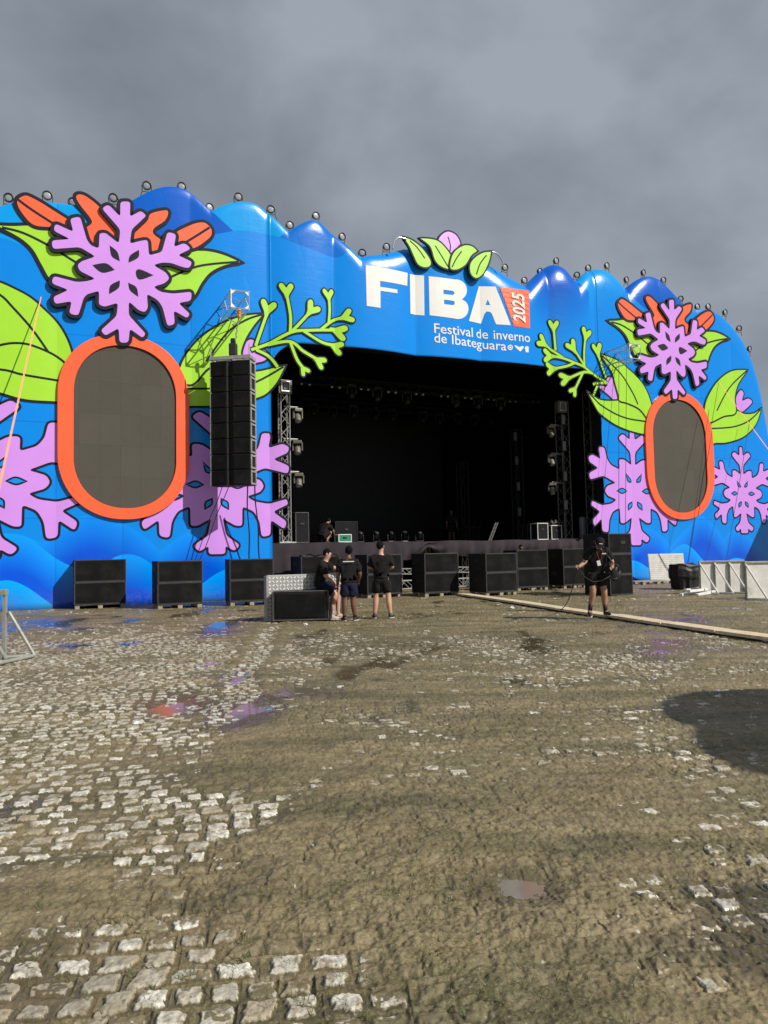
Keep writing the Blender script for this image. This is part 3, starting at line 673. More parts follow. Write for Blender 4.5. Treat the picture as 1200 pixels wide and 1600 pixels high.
# printed leaves beside the ovals
PRINTS = [
    ('leaf_print', [(-70, 430), (-30, 432), (0, 442), (22, 452), (46, 465), (65, 481), (92, 509), (110, 546), (112, 580), (80, 556), (52, 543), (27, 538.5), (0, 541.5), (-30, 548), (-60, 510)], M_grn, [[(-40, 440), (0, 461), (19.5, 480), (51, 515.6), (78, 554)]]),
    ('leaf_print', [(-90, 575, 1), (-50, 556), (0, 541.6), (27, 538.3), (52, 542.7), (88, 559), (105, 580), (105, 628), (87, 627), (40, 624), (0, 613), (-50, 598)], M_grn, [[(-85, 574), (0, 577.5), (37, 586), (100, 596)]]),
    ('leaf_print', [(411, 491, 1), (380, 494.5), (345, 507.5), (312, 530), (288, 560), (280, 590), (300, 600), (325, 575), (350, 570), (376, 566), (376, 550), (383, 530), (396, 509)], M_grn, [[(410, 491.5), (385, 500), (355, 520), (322, 565)]]),
    ('heart_print', [(374, 556), (380, 540), (390, 531), (398, 535), (397, 548), (412, 547), (420, 556), (412, 564), (398, 568), (388, 578), (376, 574)], M_pur, []),
    ('leaf_print', [(444, 573, 1), (425, 576), (400, 581), (375, 577), (350, 569), (327, 570), (312, 576), (295, 590), (284, 610), (284, 634), (297, 634), (325, 634), (365, 632), (400, 622), (417, 614), (432, 597)], M_grn, [[(442, 574), (400, 597), (365, 606), (325, 607.5), (285, 607)]]),
    ('leaf_print', [(937, 553, 1), (968, 566), (995, 590), (1010, 612.5), (1018, 640), (1016, 660), (1000, 640), (982, 630), (968, 626), (966, 618), (961, 600), (955, 580)], M_grn, [[(938, 554), (970, 585), (987.5, 612.5), (996, 632)]]),
    ('heart_print', [(935, 604), (940, 602), (946, 605), (946.5, 596), (950, 589.5), (956, 591), (961, 603), (967, 624), (960, 626), (950, 617)], M_pur, []),
    ('leaf_print', [(916, 613, 1), (938, 625), (962, 626.5), (982.5, 623.5), (997.5, 630), (1011, 646), (1020, 660), (1020, 680), (1011, 679), (992, 675), (962.5, 664), (938, 646), (926, 630)], M_grn, [[(917, 614), (945, 637.5), (975, 652.5), (1016, 660)]]),
    ('leaf_print', [(1167, 578.5, 1), (1146, 579.4), (1128.7, 588.7), (1113.7, 605.6), (1102, 632), (1104, 660), (1130, 650), (1149, 645), (1148, 622), (1153, 600)], M_grn, [[(1166, 579), (1138, 607.5), (1119, 642)]]),
    ('heart_print', [(1148.5, 638), (1150, 620.6), (1156.5, 610), (1161, 615), (1159, 626), (1168, 623), (1174, 628), (1168, 636), (1156, 645)], M_pur, []),
    ('leaf_print', [(1189, 638, 1), (1177.5, 646), (1162.5, 647), (1149.4, 641), (1132.5, 638), (1117.5, 644), (1106, 655), (1106, 692), (1118, 692), (1136, 691), (1160.6, 682.5), (1179.4, 663.8)], M_grn, [[(1188, 639.5), (1170, 657), (1145.6, 667), (1106, 670)]])]
for i, (nm, P, m_, rb) in enumerate(PRINTS): motif(nm, P, m_, .075, .014 + .011 * (i % 3), 0, rb, .07, dr=True)
# printed snowflakes low on the wings (half outline mirrored about the vertical arm)
HALF = [(335, 115), (335, 192), (287, 153), (260, 180), (338, 268), (345, 352), (300, 315), (265, 312), (270, 378), (215, 350), (190, 310), (175, 238), (143, 235), (140, 255), (152, 312), (92, 284), (66, 300), (74, 330),
    (135, 368), (70, 400), (78, 440), (170, 415), (246, 460), (190, 480), (178, 510), (195, 540), (251, 565), (220, 590), (160, 600), (90, 573), (84, 600), (148, 640), (94, 692), (106, 732), (158, 682), (163, 762), (200, 770), (205, 690), (225, 640),
    (270, 615), (275, 712), (300, 712), (347, 676), (345, 700), (338, 760), (288, 808), (310, 838), (344, 808), (344, 850)]
HEYE = [[(308, 398, 1), (342, 438), (345, 460, 1), (318, 450)], [(248, 510, 1), (285, 490), (318, 512, 1), (285, 530)], [(350, 575, 1), (350, 610), (322, 635, 1), (322, 595)]]
hc = 362.0
def hl(x, y):
    c0 = loc(900 + hc / 4, 640 + 510 / 4); p = loc(900 + x / 4, 640 + y / 4); return (p[0] - c0[0], p[1] - c0[1])
for (cx, cy, k_) in ((-16, 750, .96), (338, 757, .965), (990.5, 767, 1.0), (1160, 771, .80)):
    c0 = loc(cx, cy)
    hf = [hl(*p) for p in HALF]; P = [(c0[0] + a * k_, c0[1] + h_ * k_) for a, h_ in hf] + [(c0[0] - a * k_, c0[1] + h_ * k_) for a, h_ in hf[::-1]]
    eyes = []
    for e_ in HEYE:
        for sg in (1, -1):
            eyes.append([(c0[0] + sg * hl(q[0], q[1])[0] * k_, c0[1] + hl(q[0], q[1])[1] * k_, *q[2:]) for q in e_])
    motif('snowflake_print', P, M_pur, .075, .010, 0, smooth='rnd', rad=.13, dr=True, local=True, eyes=eyes, eyefill=M_eye)

# branches of heart-shaped buds: boards that reach over the stage opening
def branch(stems, buds, wpx, d):
    bm = B()
    for st in stems:
        q = catmull([loc(*p, d) for p in st], False)
        add_ribbon(bm, q, .20, d - .006, 1); add_ribbon(bm, q, .105, d + .006, 0)
        k = len(q)
    for (bx, by, tx, ty, sz) in buds:   # base and tip direction of each bud
        b0 = Vector(loc(bx, by, d)); b1 = Vector(loc(tx, ty, d)); ax = (b1 - b0).normalized(); nx = Vector((-ax.y, ax.x))
        H_ = [(-.12, .05, 1), (.12, .13), (.30, .25), (.50, .36), (.64, .33), (.68, .22), (.60, .11), (.46, .0, 1), (.60, -.11), (.68, -.22), (.64, -.33), (.50, -.36), (.30, -.25), (.12, -.13), (-.12, -.05, 1)]
        l = sz
        Q = dedupe(catmull([(*(b0 + ax * a * l + nx * c * l), ) for a, c, *r_ in H_]))
        add_poly(bm, Q, d, 0); add_ring(bm, Q, offset(Q, .055), d - .004, 1)
    r_ = bmesh.ops.extrude_face_region(bm, geom=bm.faces[:])
    vs = [g for g in r_['geom'] if isinstance(g, bmesh.types.BMVert)]
    for v in vs: v.co.y += .03
    for f in [g for g in r_['geom'] if isinstance(g, bmesh.types.BMFace)]: f.material_index = 1
    for f in bm.faces:
        if abs(f.normal.y) < .5: f.material_index = 1
    return finish('branch_cutout', bm, [M_grn, M_lin], facade, True)
branch([[(392, 547), (420, 537), (455, 520), (485, 517.5), (524, 516)], [(452, 521), (452.5, 495), (447, 463)], [(455, 519), (472, 501), (481, 491)], [(500, 516), (520, 501), (536, 497)],
        [(513, 505), (514.5, 485), (513.5, 468)], [(473, 519), (500, 535), (520, 540)], [(418, 539), (452, 535), (472, 550), (493, 562)], [(452, 535), (462, 562), (471, 575)], [(399, 541), (411, 507), (417, 490)], [(400, 547), (420, 557), (433, 574)]],
       [(447, 465, 446, 448, .72), (480, 492, 489, 480, .76), (532, 498, 550, 493, .72), (513.5, 470, 512, 457, .62), (519, 515, 543, 524, .82), (516, 539, 533, 546, .72), (490, 561, 503, 569, .66), (469, 573, 476, 583, .52), (416, 492, 420, 473, .78)], 5, .045)
branch([[(948.6, 598.6), (922.4, 583), (909, 573.7), (894.8, 567.8), (877.7, 560.6), (862, 556.5)], [(910.5, 573), (910, 552), (912, 530)], [(911.9, 574.5), (896, 550)], [(878, 560), (851.5, 539.6)], [(867, 548), (864.5, 516)],
        [(895, 568), (883, 573), (866, 576)], [(925, 584), (909, 582.5), (886, 592)], [(908, 583), (896, 608)], [(946, 590), (934, 553)], [(948.6, 599), (934, 598.6), (925, 601)], [(933, 603), (925.5, 618)]],
       [(912, 532, 915, 516, .8), (896, 551, 887, 535, .8), (853, 541, 840, 531, .8), (864.5, 518, 864, 505, .7), (864, 557, 843, 555, .82), (868, 576, 851, 577, .78), (888, 591, 873, 594, .78), (897, 606, 891, 616, .6), (935, 556, 931, 538, .82)], 5, .045)

# orange oval windows with grey scrims
def oval(cx0, cx1, top, bot, ix0, ix1, itop, ibot):
    d = .138
    def ring(x0, x1, ty, by, dd):
        ym = (ty + by) / 2
        s0, s1 = loc(x0, ym, dd)[0], loc(x1, ym, dd)[0]; xc = (x0 + x1) / 2; hT, hB = loc(xc, ty, dd)[1], loc(xc, by, dd)[1]
        c = (s0 + s1) / 2; a = (s1 - s0) / 2; ry = a * 1.05; pts = []
        for k in range(72):
            th = 2 * math.pi * k / 72; cs, sn = math.cos(th), math.sin(th)
            e_ = 2 / 2.15
            px_ = c + a * math.copysign(abs(cs) ** e_, cs); yy = ry * math.copysign(abs(sn) ** e_, sn)
            pts.append(Vector((px_, (hT - ry if sn >= 0 else hB + ry) + yy)))
        return pts
    O, I = ring(cx0, cx1, top, bot, d), ring(ix0, ix1, itop, ibot, d); n = 72
    bm = B()
    mid = [(O[k] + I[k]) / 2 for k in range(n)]
    prof = [(O, .0), (O, d - .02), ([O[k] * .96 + I[k] * .04 for k in range(n)], d), ([O[k] * .03 + I[k] * .97 for k in range(n)], d + .004), (I, d - .02)]
    rings = [[bm.verts.new((p.x, -dd, p.y)) for p in P] for P, dd in prof]
    for a, b_ in zip(rings, rings[1:]):
        for k in range(n): bm.faces.new((a[k], b_[k], b_[(k + 1) % n], a[(k + 1) % n]))
    fr = obj('oval_frame', bm, M_org, facade)
    bm = B(); a = [bm.verts.new((p.x, -(d - .02), p.y)) for p in I]; b_ = [bm.verts.new((p.x, -.03, p.y)) for p in I]
    for k in range(n): bm.faces.new((a[k], b_[k], b_[(k + 1) % n], a[(k + 1) % n]))
    obj('reveal_lining', bm, M_lin, fr)
    bm = B(); add_poly(bm, I, .075, 0); finish('window_scrim', bm, M_screen, facade)
oval(89, 296, 522, 812, 115, 275, 540, 794)
oval(1010, 1116, 612, 812, 1022, 1104, 625, 801)

# lettering on the header
def letters(name, polys, m_, d=.014, sc=None, holes=None):
    bm = B()
    for pl in polys:
        outer = [Vector(loc(*p, d)) for p in pl[0]]; hol = [[Vector(loc(*p, d)) for p in q] for q in pl[1:]]
        allp = [outer] + hol; vs = []; flat = []
        for P in allp:
            for p in P: vs.append(bm.verts.new((p.x, -d, p.y)))
        for tr in tessellate_polygon([[Vector((p.x, p.y, 0)) for p in P] for P in allp]): bm.faces.new([vs[i] for i in tr])
        k0 = 0
        for P in allp:
            k = len(P); q = [bm.verts.new((p.x, -.002, p.y)) for p in P]
            for i in range(k): bm.faces.new((vs[k0 + i], vs[k0 + (i + 1) % k], q[(i + 1) % k], q[i]))
            k0 += k
    return finish(name, bm, m_, facade, True)
z4 = lambda P: [(540 + p[0] / 4, 320 + p[1] / 4, *p[2:]) for p in P]
z7 = lambda P: [(680 + x / 7.5, 430 + y / 7.5) for x, y in P]
def arc(cx, cy, rx, ry, a0, a1, n=8): return [(cx + rx * math.cos(R(a0 + (a1 - a0) * i / n)), cy + ry * math.sin(R(a0 + (a1 - a0) * i / n))) for i in range(n + 1)]
letters('letter', [[z4([(115, 385), (383, 430), (380, 510), (205, 485), (205, 522), (315, 537), (315, 560), (207, 547), (207, 653), (122, 640)])]], M_wht)
letters('letter', [[z4([(398, 435), (485, 447), (488, 695), (402, 683)])]], M_wht)
letters('letter', [[z4([(512, 452), (670, 474)] + arc(680, 540, 70, 66, -80, 50) + [(716, 597)] + arc(690, 655, 70, 66, -40, 88) + [(518, 695)]),
                    z4([(600, 538), (652, 545)] + arc(655, 559, 14, 13, -80, 80, 5) + [(601, 565)]), z4([(604, 600), (655, 606)] + arc(657, 621, 14, 14, -80, 80, 5) + [(605, 628)])]], M_wht)
letters('letter', [[z7([(510, 130), (690, 145), (860, 600), (695, 585), (650, 460), (632, 437), (592, 430), (572, 455), (535, 570), (380, 545)]), z7([(605, 290), (632, 358), (582, 355)])]], M_wht)
letters('orange_block', [[z7([(735, 155), (1075, 195), (1085, 635), (895, 610)])]], M_org)
def text(name, body, p0, p1, cap, m_, d=.014, shear=0.0, parent=None, bold=0.0, rot=0.0):
    """text whose baseline runs from photo point p0 to p1 on the header, drawn as geometry"""
    cu = bpy.data.curves.new(name, 'FONT'); cu.body = body; cu.size = 1; cu.shear = shear; cu.offset = bold; cu.resolution_u = 3
    to = bpy.data.objects.new(name, cu); COL.objects.link(to)
    dg = bpy.context.evaluated_depsgraph_get(); me = bpy.data.meshes.new_from_object(to.evaluated_get(dg))
    bpy.data.objects.remove(to); bpy.data.curves.remove(cu)
    a, c = Vector(loc(*p0, d)), Vector(loc(*p1, d)); ln = (c - a).length; dv = (c - a) / ln; nv = Vector((-dv.y, dv.x))
    xs = [v.co.x for v in me.vertices]; w0, w1 = min(xs), max(xs); sy = cap / .70
    for v in me.vertices:
        q = a + dv * ((v.co.x - w0) / (w1 - w0) * ln) + nv * (v.co.y * sy); v.co = (q.x, -d, q.y)
    bm = B(); bm.from_mesh(me); bpy.data.meshes.remove(me)
    return finish(name, bm, m_, parent or facade, True)
capm = loc(677, 506)[1] - loc(677, 521)[1]
for wd, xa, xb in (('Festival', 676.5, 737.5), ('de', 743.5, 761.5), ('inverno', 769.5, 825)):
    yl = lambda x: 521.2 + (x - 676.5) * 15.1 / 148.5
    text('lettering', wd, (xa, yl(xa)), (xb, yl(xb)), capm, M_wht, bold=.006)
for wd, xa, xb in (('de', 676.5, 695.5), ('Ibateguara', 703.5, 788)):
    yl = lambda x: 535.8 + (x - 676.5) * 13.4 / 111.5
    text('lettering', wd, (xa, yl(xa)), (xb, yl(xb)), capm * .98, M_wht, bold=.006)
text('lettering', '2025', (817.3, 506.2), (814.5, 461), .60, M_wht, .045, shear=.15, bold=.025)
for i, wd in enumerate(['ibateguara', 'inverno fiba', 'festival de', 'ibateguara', 'inverno fiba', 'festival de', 'ibateguara']):
    y0 = 455.5 + i * 8.2; x0 = 780.5 + i * 2.9
    text('lettering', wd, (x0, y0 + 1.6), (806 + i * .1, y0 + 4.6), .21, M_olt, .037)
    if i < 5: text('lettering', 'frevo', (815.8, y0 + 5.2), (823.2, y0 + 6.2), .13, M_olt, .037)
IC = []
letters('emblem', [[z4(arc(1015, 898, 16, 17, 0, 345, 14)), z4(arc(1015, 898, 10.5, 11, 0, 340, 10))]], M_wht)
letters('emblem', [[z4(arc(1015, 898, 6.5, 7, 0, 340, 10))]], M_wht)
letters('emblem', [[z4([(1038, 886), (1052, 886), (1070, 896), (1090, 889), (1101, 893), (1092, 908), (1077, 924), (1062, 912)])]], M_wht)
letters('emblem', [[z4([(1107, 897), (1117, 889), (1130, 893), (1130, 929), (1110, 927), (1110, 911), (1104, 908)])]], M_wht)

# flower on the crest of the header
for i, (P, m_, rb) in enumerate([
    ([(640, 168), (690, 190), (716, 240), (700, 262), (665, 320), (640, 320), (600, 270), (578, 235), (597, 192)], M_pur, [[(640, 200), (655, 255), (650, 300)]]),
    ([(365, 204, 1), (420, 225), (480, 275), (526, 340), (530, 376), (500, 390), (455, 372), (424, 312), (400, 258)], M_grn, [[(402, 225), (450, 270), (495, 335)]]),
    ([(470, 210, 1), (540, 215), (590, 235), (640, 290), (662, 335), (655, 397), (600, 385), (560, 345), (530, 260)], M_grn, [[(560, 255), (600, 320), (645, 393)]]),
    ([(822, 288, 1), (790, 260), (740, 255), (685, 290), (660, 340), (657, 397), (700, 402), (750, 372), (784, 318)], M_grn, [[(725, 290), (690, 340), (665, 390)]]),
    ([(908, 294, 1), (860, 300), (810, 330), (780, 372), (783, 428), (815, 457), (853, 437), (880, 392), (900, 340)], M_grn, [[(880, 315), (840, 370), (818, 435)]])]):
    motif('crest_leaf' if i else 'crest_bud', z4(P), m_, .07, .20 + .03 * i, .10, [z4(r_) for r_ in rb], .05)
for P in ([(295, 278), (303, 235), (325, 208), (350, 206), (380, 216)], [(905, 292), (940, 302), (968, 330), (982, 360), (984, 384)]):
    bm = B(); q = catmull([loc(*p, .25) for p in z4(P)], False); path_tube(bm, [(p.x, -.25, p.y) for p in q], .035, 6)
    obj('silver_hoop', bm, M_silver, facade, True)

# ------------------------------------------------------------------ floodlights along the crest
def make_flood():
    r = empty('floodlight')
    bm = B(); q = Vector((0, -1, -.12)).to_track_quat('Z', 'Y')
    lathe(bm, [(.06, -.10), (.11, -.08), (.14, -.02), (.150, .03), (.152, .05), (.126, .05), (.120, .02)], q, (0, 0, .27), 20); obj('housing', bm, M_ring, r, True)
    bm = B(); lathe(bm, [(.119, .012), (.119, .022), (.08, .032), (.02, .036)], q, (0, 0, .27), 20); obj('lens', bm, M_lens, r, True)
    bm = B()
    for sx in (-1, 1):
        tube(bm, (sx * .155, 0, .27), (sx * .14, .02, .08), .012, 6); tube(bm, (sx * .14, .02, .08), (sx * .20, .06, -.10), .012, 6)
    tube(bm, (-.14, .02, .08), (.14, .02, .08), .012, 6); obj('yoke', bm, M_ring, r)
    return r
FL = [(13, 309), (75, 306), (115, 316), (178, 310), (229, 291), (283, 291), (328, 324), (372, 308), (424, 327), (453, 352), (493, 337), (534, 370), (565, 395), (604, 386), (788, 418), (819, 438), (843, 424), (869, 408), (900, 430),
      (919, 419), (949, 415), (979, 437), (1005, 426), (1036, 438), (1062, 467), (1090, 479), (1107, 479), (1132, 488), (1154, 513), (1170, 545)]
proto = make_flood()
for i, (x, y) in enumerate(FL):
    o = proto if i == 0 else copy_tree(proto)
    s, h = loc(x, y, -.35); o.location = L3(s, -.35, h - .27); k = 1.05 + .1 * random.random()
    o.rotation_euler = (R(random.uniform(-6, 6)), R(random.uniform(-5, 5)), ANG + R(random.uniform(-20, 20)))
    tag(o, 'round black floodlight on the crest of the stage front, %s from the left' % ORD[i], 'floodlight', 'floodlights along the top of the stage front')

# ------------------------------------------------------------------ the stage itself
DECK = 1.92
stage = empty('stage', 'deep black covered stage with a raised deck behind a plum cloth skirt', 'stage', FP, ANG)
def lbox(bm, s0, s1, d0, d1, h0, h1, mi=0): box(bm, ((s0 + s1) / 2, -(d0 + d1) / 2, (h0 + h1) / 2), (s1 - s0, d1 - d0, h1 - h0), mi=mi)
SL, SR = S_L - 1.2, S_R + 2.2
bm = B(); lbox(bm, SL, SR, -12.0, -.62, DECK - .22, DECK); obj('deck', bm, M_blk2, stage)
bm = B(); lbox(bm, SL - 1, SR + 1, -12.6, -.95, 10.2, 10.5); obj('roof', bm, M_blk, stage)
bm = B(); lbox(bm, SL - .6, SR + .6, -12.4, -12.15, -.2, 10.15); obj('back_wall', bm, M_blk, stage)
for a, b_ in ((SL - .3, SL - .05), (SR + .05, SR + .3)):
    bm = B(); lbox(bm, a, b_, -12.14, -1.0, -.2, 10.15); obj('side_wall', bm, M_blk, stage)
# skirt: hanging folds, gathered and drooping towards the right
bm = B(); n = 300; rows = 16; gp = loc(668, 850, -.5)[0]; vv = []
s_a, s_b = S_L - .02, loc(925, 850, -.5)[0]
for j in range(rows + 1):
    for i in range(n + 1):
        s = s_a + (s_b - s_a) * i / n; u = j / rows
        lowh = .05 if s < gp - 1.1 else None
        if lowh is None: lowh = DECK - .55 - .28 * math.exp(-((s - gp + .9) / .7) ** 2) + .30 * math.exp(-((s - gp) / .35) ** 2) + .10 * math.sin(s * 1.1) if s > gp - 1.1 else .05
        fold = .05 * math.sin(s * 7 + 1.7 * math.sin(s * 1.3)) * (.2 + u) + .03 * math.sin(s * 17 + u * 2) * u + .05 * math.sin((s - gp) * 5 + u * 8) * math.exp(-((s - gp) / .8) ** 2)
        h = DECK + .01 + (lowh - DECK) * u + .015 * math.sin(s * 2.3)
        vv.append(bm.verts.new((s, .55 - .06 * math.sin(u * 3.0) - fold, h)))
for j in range(rows):
    for i in range(n):
        k = j * (n + 1) + i; bm.faces.new((vv[k], vv[k + 1], vv[k + n + 2], vv[k + n + 1]))
sk = obj('skirt', bm, M_skirt, stage, True)
bm = B(); lbox(bm, s_a, s_b + 4, -2.5, -2.4, .0, DECK - .2); obj('under_stage_drape', bm, M_blk, stage)
# scaffold legs under the open right half of the deck
bm = B()
for i in range(9):
    s = gp + .3 + i * 1.0
    truss(bm, (s, 1.3, .02), (s, 1.3, DECK - .25), .3, .02, .45)
obj('support_leg', bm, M_alud, stage)
bm = B(); a, b_ = loc(455, 640, -10), loc(692, 832, -10)
lbox(bm, a[0], b_[0], -10.1, -9.95, DECK + .05, a[1]); obj('led_wall', bm, M_led, stage)

def vtruss(name, x, ytop, d, wd, label, r=.025):
    s, h1 = loc(x, ytop, d); bm = B(); truss(bm, (0, 0, .06), (0, 0, h1 - DECK), wd, r, wd * 1.15, up=Vector((1, 0, 0))); mt_ = M_alu if x < 500 else (M_shaded if d > -3 else M_dim)  # deeper towers get darker metal, the stage's shade put into its colour
    o = empty(name, label, 'truss tower', L3(s, d, DECK + .004), ANG, 'truss towers on the stage'); obj('lattice', bm, mt_, o)
    bm = B(); box(bm, (0, 0, .03), (wd * 1.9, wd * 1.9, .05), .01); obj('base_plate', bm, M_alud, o); return s, h1
TW = [('truss_tower', 443, 600, -1.3, .34, 'silver truss tower at the left edge of the stage opening'), ('truss_tower', 877, 628, -1.9, .42, 'silver truss tower with white panel lights near the right side of the stage'),
      ('truss_tower', 806, 672, -6.0, .42, 'dim truss tower in the middle depth of the stage, behind the flight cases'), ('truss_tower', 722, 722, -9.5, .46, 'dark truss tower deep at the back of the stage'),
      ('truss_tower', 921, 612, -1.2, .45, 'outer dark truss tower against the right blue wing'), ('truss_tower', 905, 650, -5.0, .45, 'shadowed truss tower behind the outer one at the right of the stage')]
tw = [vtruss(*a) for a in TW]
# roof trusses carrying the lamps
for (xa, ya, xb, yb, d, lab) in ((458, 592, 845, 622, -3.2, 'dark horizontal roof truss carrying the front row of stage lamps'), (470, 628, 790, 648, -7.5, 'dark horizontal roof truss carrying the rear row of stage lamps')):
    a, b_ = S(xa, ya, d), S(xb, yb, d); b_.z = a.z; bm = B(); truss(bm, a - a, b_ - a, .32, .025, .5)
    tag(obj('roof_truss', bm, M_blk2), lab, 'truss', 'roof trusses over the stage').location = a
def make_twin():
    r = empty('twin_lamp'); bm = B()
    tube(bm, (0, 0, 0), (0, 0, .32), .015, 6); tube(bm, (-.17, 0, 0), (.17, 0, 0), .02, 6); obj('hanger', bm, M_ring, r)
    for sx in (-1, 1):
        bm = B(); lathe(bm, [(.03, -.12), (.09, -.02), (.095, .03)], Vector((0, -1, -.2)).to_track_quat('Z', 'Y'), (sx * .17, 0, -.02), 12); c = obj('lamp_can', bm, M_ring, r, True)
        bm = B(); lathe(bm, [(.08, .032), (.04, .05), (.01, .055)], Vector((0, -1, -.2)).to_track_quat('Z', 'Y'), (sx * .17, 0, -.02), 12); obj('lamp_glass', bm, M_bulb, c, True)
    return r
def make_head(shell):
    r = empty('moving_head_light')
    bm = B(); box(bm, (0, 0, .30), (.36, .30, .14), .03); obj('base', bm, shell, r)
    bm = B()
    for sx in (-1, 1): box(bm, (sx * .19, 0, .10), (.06, .13, .34), .02)
    obj('yoke', bm, shell, r)
    bm = B(); q = Vector((0, -.5, -1)).to_track_quat('Z', 'Y')
    lathe(bm, [(.06, -.22), (.12, -.18), (.145, -.05), (.13, .05), (.14, .16), (.13, .19), (.11, .19)], q, (0, 0, -.03), 16); h_ = obj('head', bm, shell, r, True)
    bm = B(); lathe(bm, [(.108, .186), (.07, .205), (.01, .212)], q, (0, 0, -.03), 14); obj('lens', bm, M_dim if shell is M_fixd else M_lens, h_, True)  # lens darkened on the deep-stage lights, shade put into its colour
    return r
tw0 = make_twin()
for i, (x, y) in enumerate([(477, 599), (524, 604), (569, 607), (612, 612), (655, 615), (694, 618), (731, 621), (767, 623), (801, 626), (837, 628)]):
    o = tw0 if i == 0 else copy_tree(tw0); o.location = S(x, y, -3.2); o.rotation_euler.z = ANG
    tag(o, 'pair of small bright lamps under the front roof truss, %s pair from the left' % ORD[i], 'stage lamp', 'twin lamps under the stage roof')
M_fixd = mat('dark_fixture', (.014, .014, .015), rough=.4, var=.2)
hd0 = make_head(M_fixd)
HD = [(549, 612, -3.3), (589, 617, -3.3), (636, 622, -3.3), (711, 627, -3.3), (747, 629, -3.3), (782, 632, -3.3)]
HD2 = [(490, 640, -7.5), (520, 644, -7.5), (552, 643, -7.5), (586, 647, -7.5), (614, 649, -7.5), (661, 652, -7.5), (687, 655, -7.5), (716, 655, -7.5), (742, 657, -7.5), (767, 657, -7.5)]
for i, (x, y, d) in enumerate(HD + HD2):
    o = hd0 if i == 0 else copy_tree(hd0); p = S(x, y, d); o.location = p - Vector((0, 0, .05)); o.rotation_euler.z = ANG + R(random.uniform(-40, 40))
    fr = i < len(HD); k = i if fr else i - len(HD)
    tag(o, 'black stage light hanging under the %s roof truss, %s from the left' % ('front' if fr else 'rear', ORD[k]), 'stage light', 'moving head lights over the stage')
# fixtures on the towers
hs0 = make_head(M_fix)
i = 0
for (x, y, d, tx, lab) in ((465, 652, -1.3, 0, 'upper'), (465, 702, -1.3, 0, 'middle'), (467, 753, -1.3, 0, 'lower'), (861, 676, -1.9, 1, 'upper'), (862, 721, -1.9, 1, 'middle'), (863, 766, -1.9, 1, 'lower')):
    o = hs0 if i == 0 else copy_tree(hs0); p = S(x, y, d); o.location = p; o.rotation_euler.z = ANG + R(random.uniform(-30, 30)); o.scale = (.9, .9, .9); i += 1
    tag(o, '%s of three grey stage lights bracketed to the %s truss tower' % (lab, 'right' if tx else 'left'), 'stage light', 'moving head lights on the towers')
    bm = B(); ts = tw[tx][0]; s, h = loc(x, y, d)
    tube(bm, (0, 0, 0), ((s - ts), 0, 0), .025, 8); tube(bm, (0, 0, -.08), ((s - ts), 0, 0), .014, 6)
    b2 = obj('lamp_bracket', bm, M_alud); b2.location = L3(ts, d, h + .38); b2.rotation_euler.z = ANG
    tag(b2, 'metal arm holding the %s moving head light of the %s truss tower' % (lab, 'right' if tx else 'left'), 'bracket', 'lamp arms on the towers')
def blinder(x, y, d, lab):
    o = empty('blinder_light', lab, 'stage light', S(x, y, d), ANG, 'blinder lights on the towers')
    bm = B(); box(bm, (0, 0, 0), (.52, .22, .52), .03); obj('housing', bm, M_fix, o)
    bm = B()
    for a in (-1, 1): box(bm, (a * .15, -.13, 0), (.05, .05, .40), .015); box(bm, (0, -.13, a * .18), (.34, .05, .05), .015)
    obj('guard', bm, M_alu, o)
    bm = B(); box(bm, (0, -.125, 0), (.14, .04, .24), .015); obj('lens', bm, M_bulb, o)
blinder(444.5, 605, -.95, 'square pale blinder light on top of the left truss tower'); blinder(877, 636, -1.5, 'square dim blinder light on top of the right truss tower')
M_ledp = mat('led_strobe_face', (.22, .23, .24), rough=.35, var=.1)
def strobe(x, y, d, lab):
    o = empty('strobe_panel', lab, 'stage light', S(x, y, d), ANG, 'strobe panels on the towers')
    bm = B(); box(bm, (0, 0, 0), (.26, .12, .50), .02); obj('housing', bm, M_ring, o)
    bm = B(); box(bm, (0, -.062, 0), (.18, .012, .42), .004); obj('face', bm, M_ledp, o)
for k, (x, y) in enumerate([(879, 656), (880.5, 697), (882, 744), (883, 789)]): strobe(x, y, -1.6, 'upright pale strobe panel on the right truss tower, %s from the top' % ORD[k])
for k, (x, y) in enumerate([(804, 682), (806.5, 720), (809, 760), (811, 800)]): strobe(x, y, -5.7, 'upright pale strobe panel on the middle truss tower, %s from the top' % ORD[k])

# things standing on the deck
def deck_at(x, d): return L3(loc(x, 840, d)[0], d, DECK + .004)
def case(name, x, d, sz, m_, edge, label, cat, group=None, rz=0.0, open_face=None):
    o = empty(name, label, cat, deck_at(x, d), ANG + rz, group); sx, sy, h = sz
    bm = B(); box(bm, (0, 0, h / 2 + .03), (sx, sy, h), .015); obj('body', bm, m_, o)
    bm = B(); r = .022
    for a in (-1, 1):
        for c in (-1, 1):
            tube(bm, (a * sx / 2, c * sy / 2, .03), (a * sx / 2, c * sy / 2, h + .03), r, 6)
            tube(bm, (-sx / 2, a * sy / 2, .03 + (h if c > 0 else 0)), (sx / 2, a * sy / 2, .03 + (h if c > 0 else 0)), r, 6)
            tube(bm, (a * sx / 2, -sy / 2, .03 + (h if c > 0 else 0)), (a * sx / 2, sy / 2, .03 + (h if c > 0 else 0)), r, 6)
    obj('edge_trim', bm, edge, o)
    bm = B(); box(bm, (0, -sy / 2 - .012, h * .62 + .03), (.16, .02, .07), .006); obj('latch', bm, M_ring, o); return o
case('flight_case', 843, -2.0, (.56, .5, .72), M_blk2, M_pipe, 'flight case with bright white edges, left of two beside the right truss tower', 'flight case', 'white edged flight cases')
case('flight_case', 864.5, -2.0, (.56, .5, .62), M_blk2, M_pipe, 'white edged flight case with grey cloth on top, right of the pair', 'flight case', 'white edged flight cases')
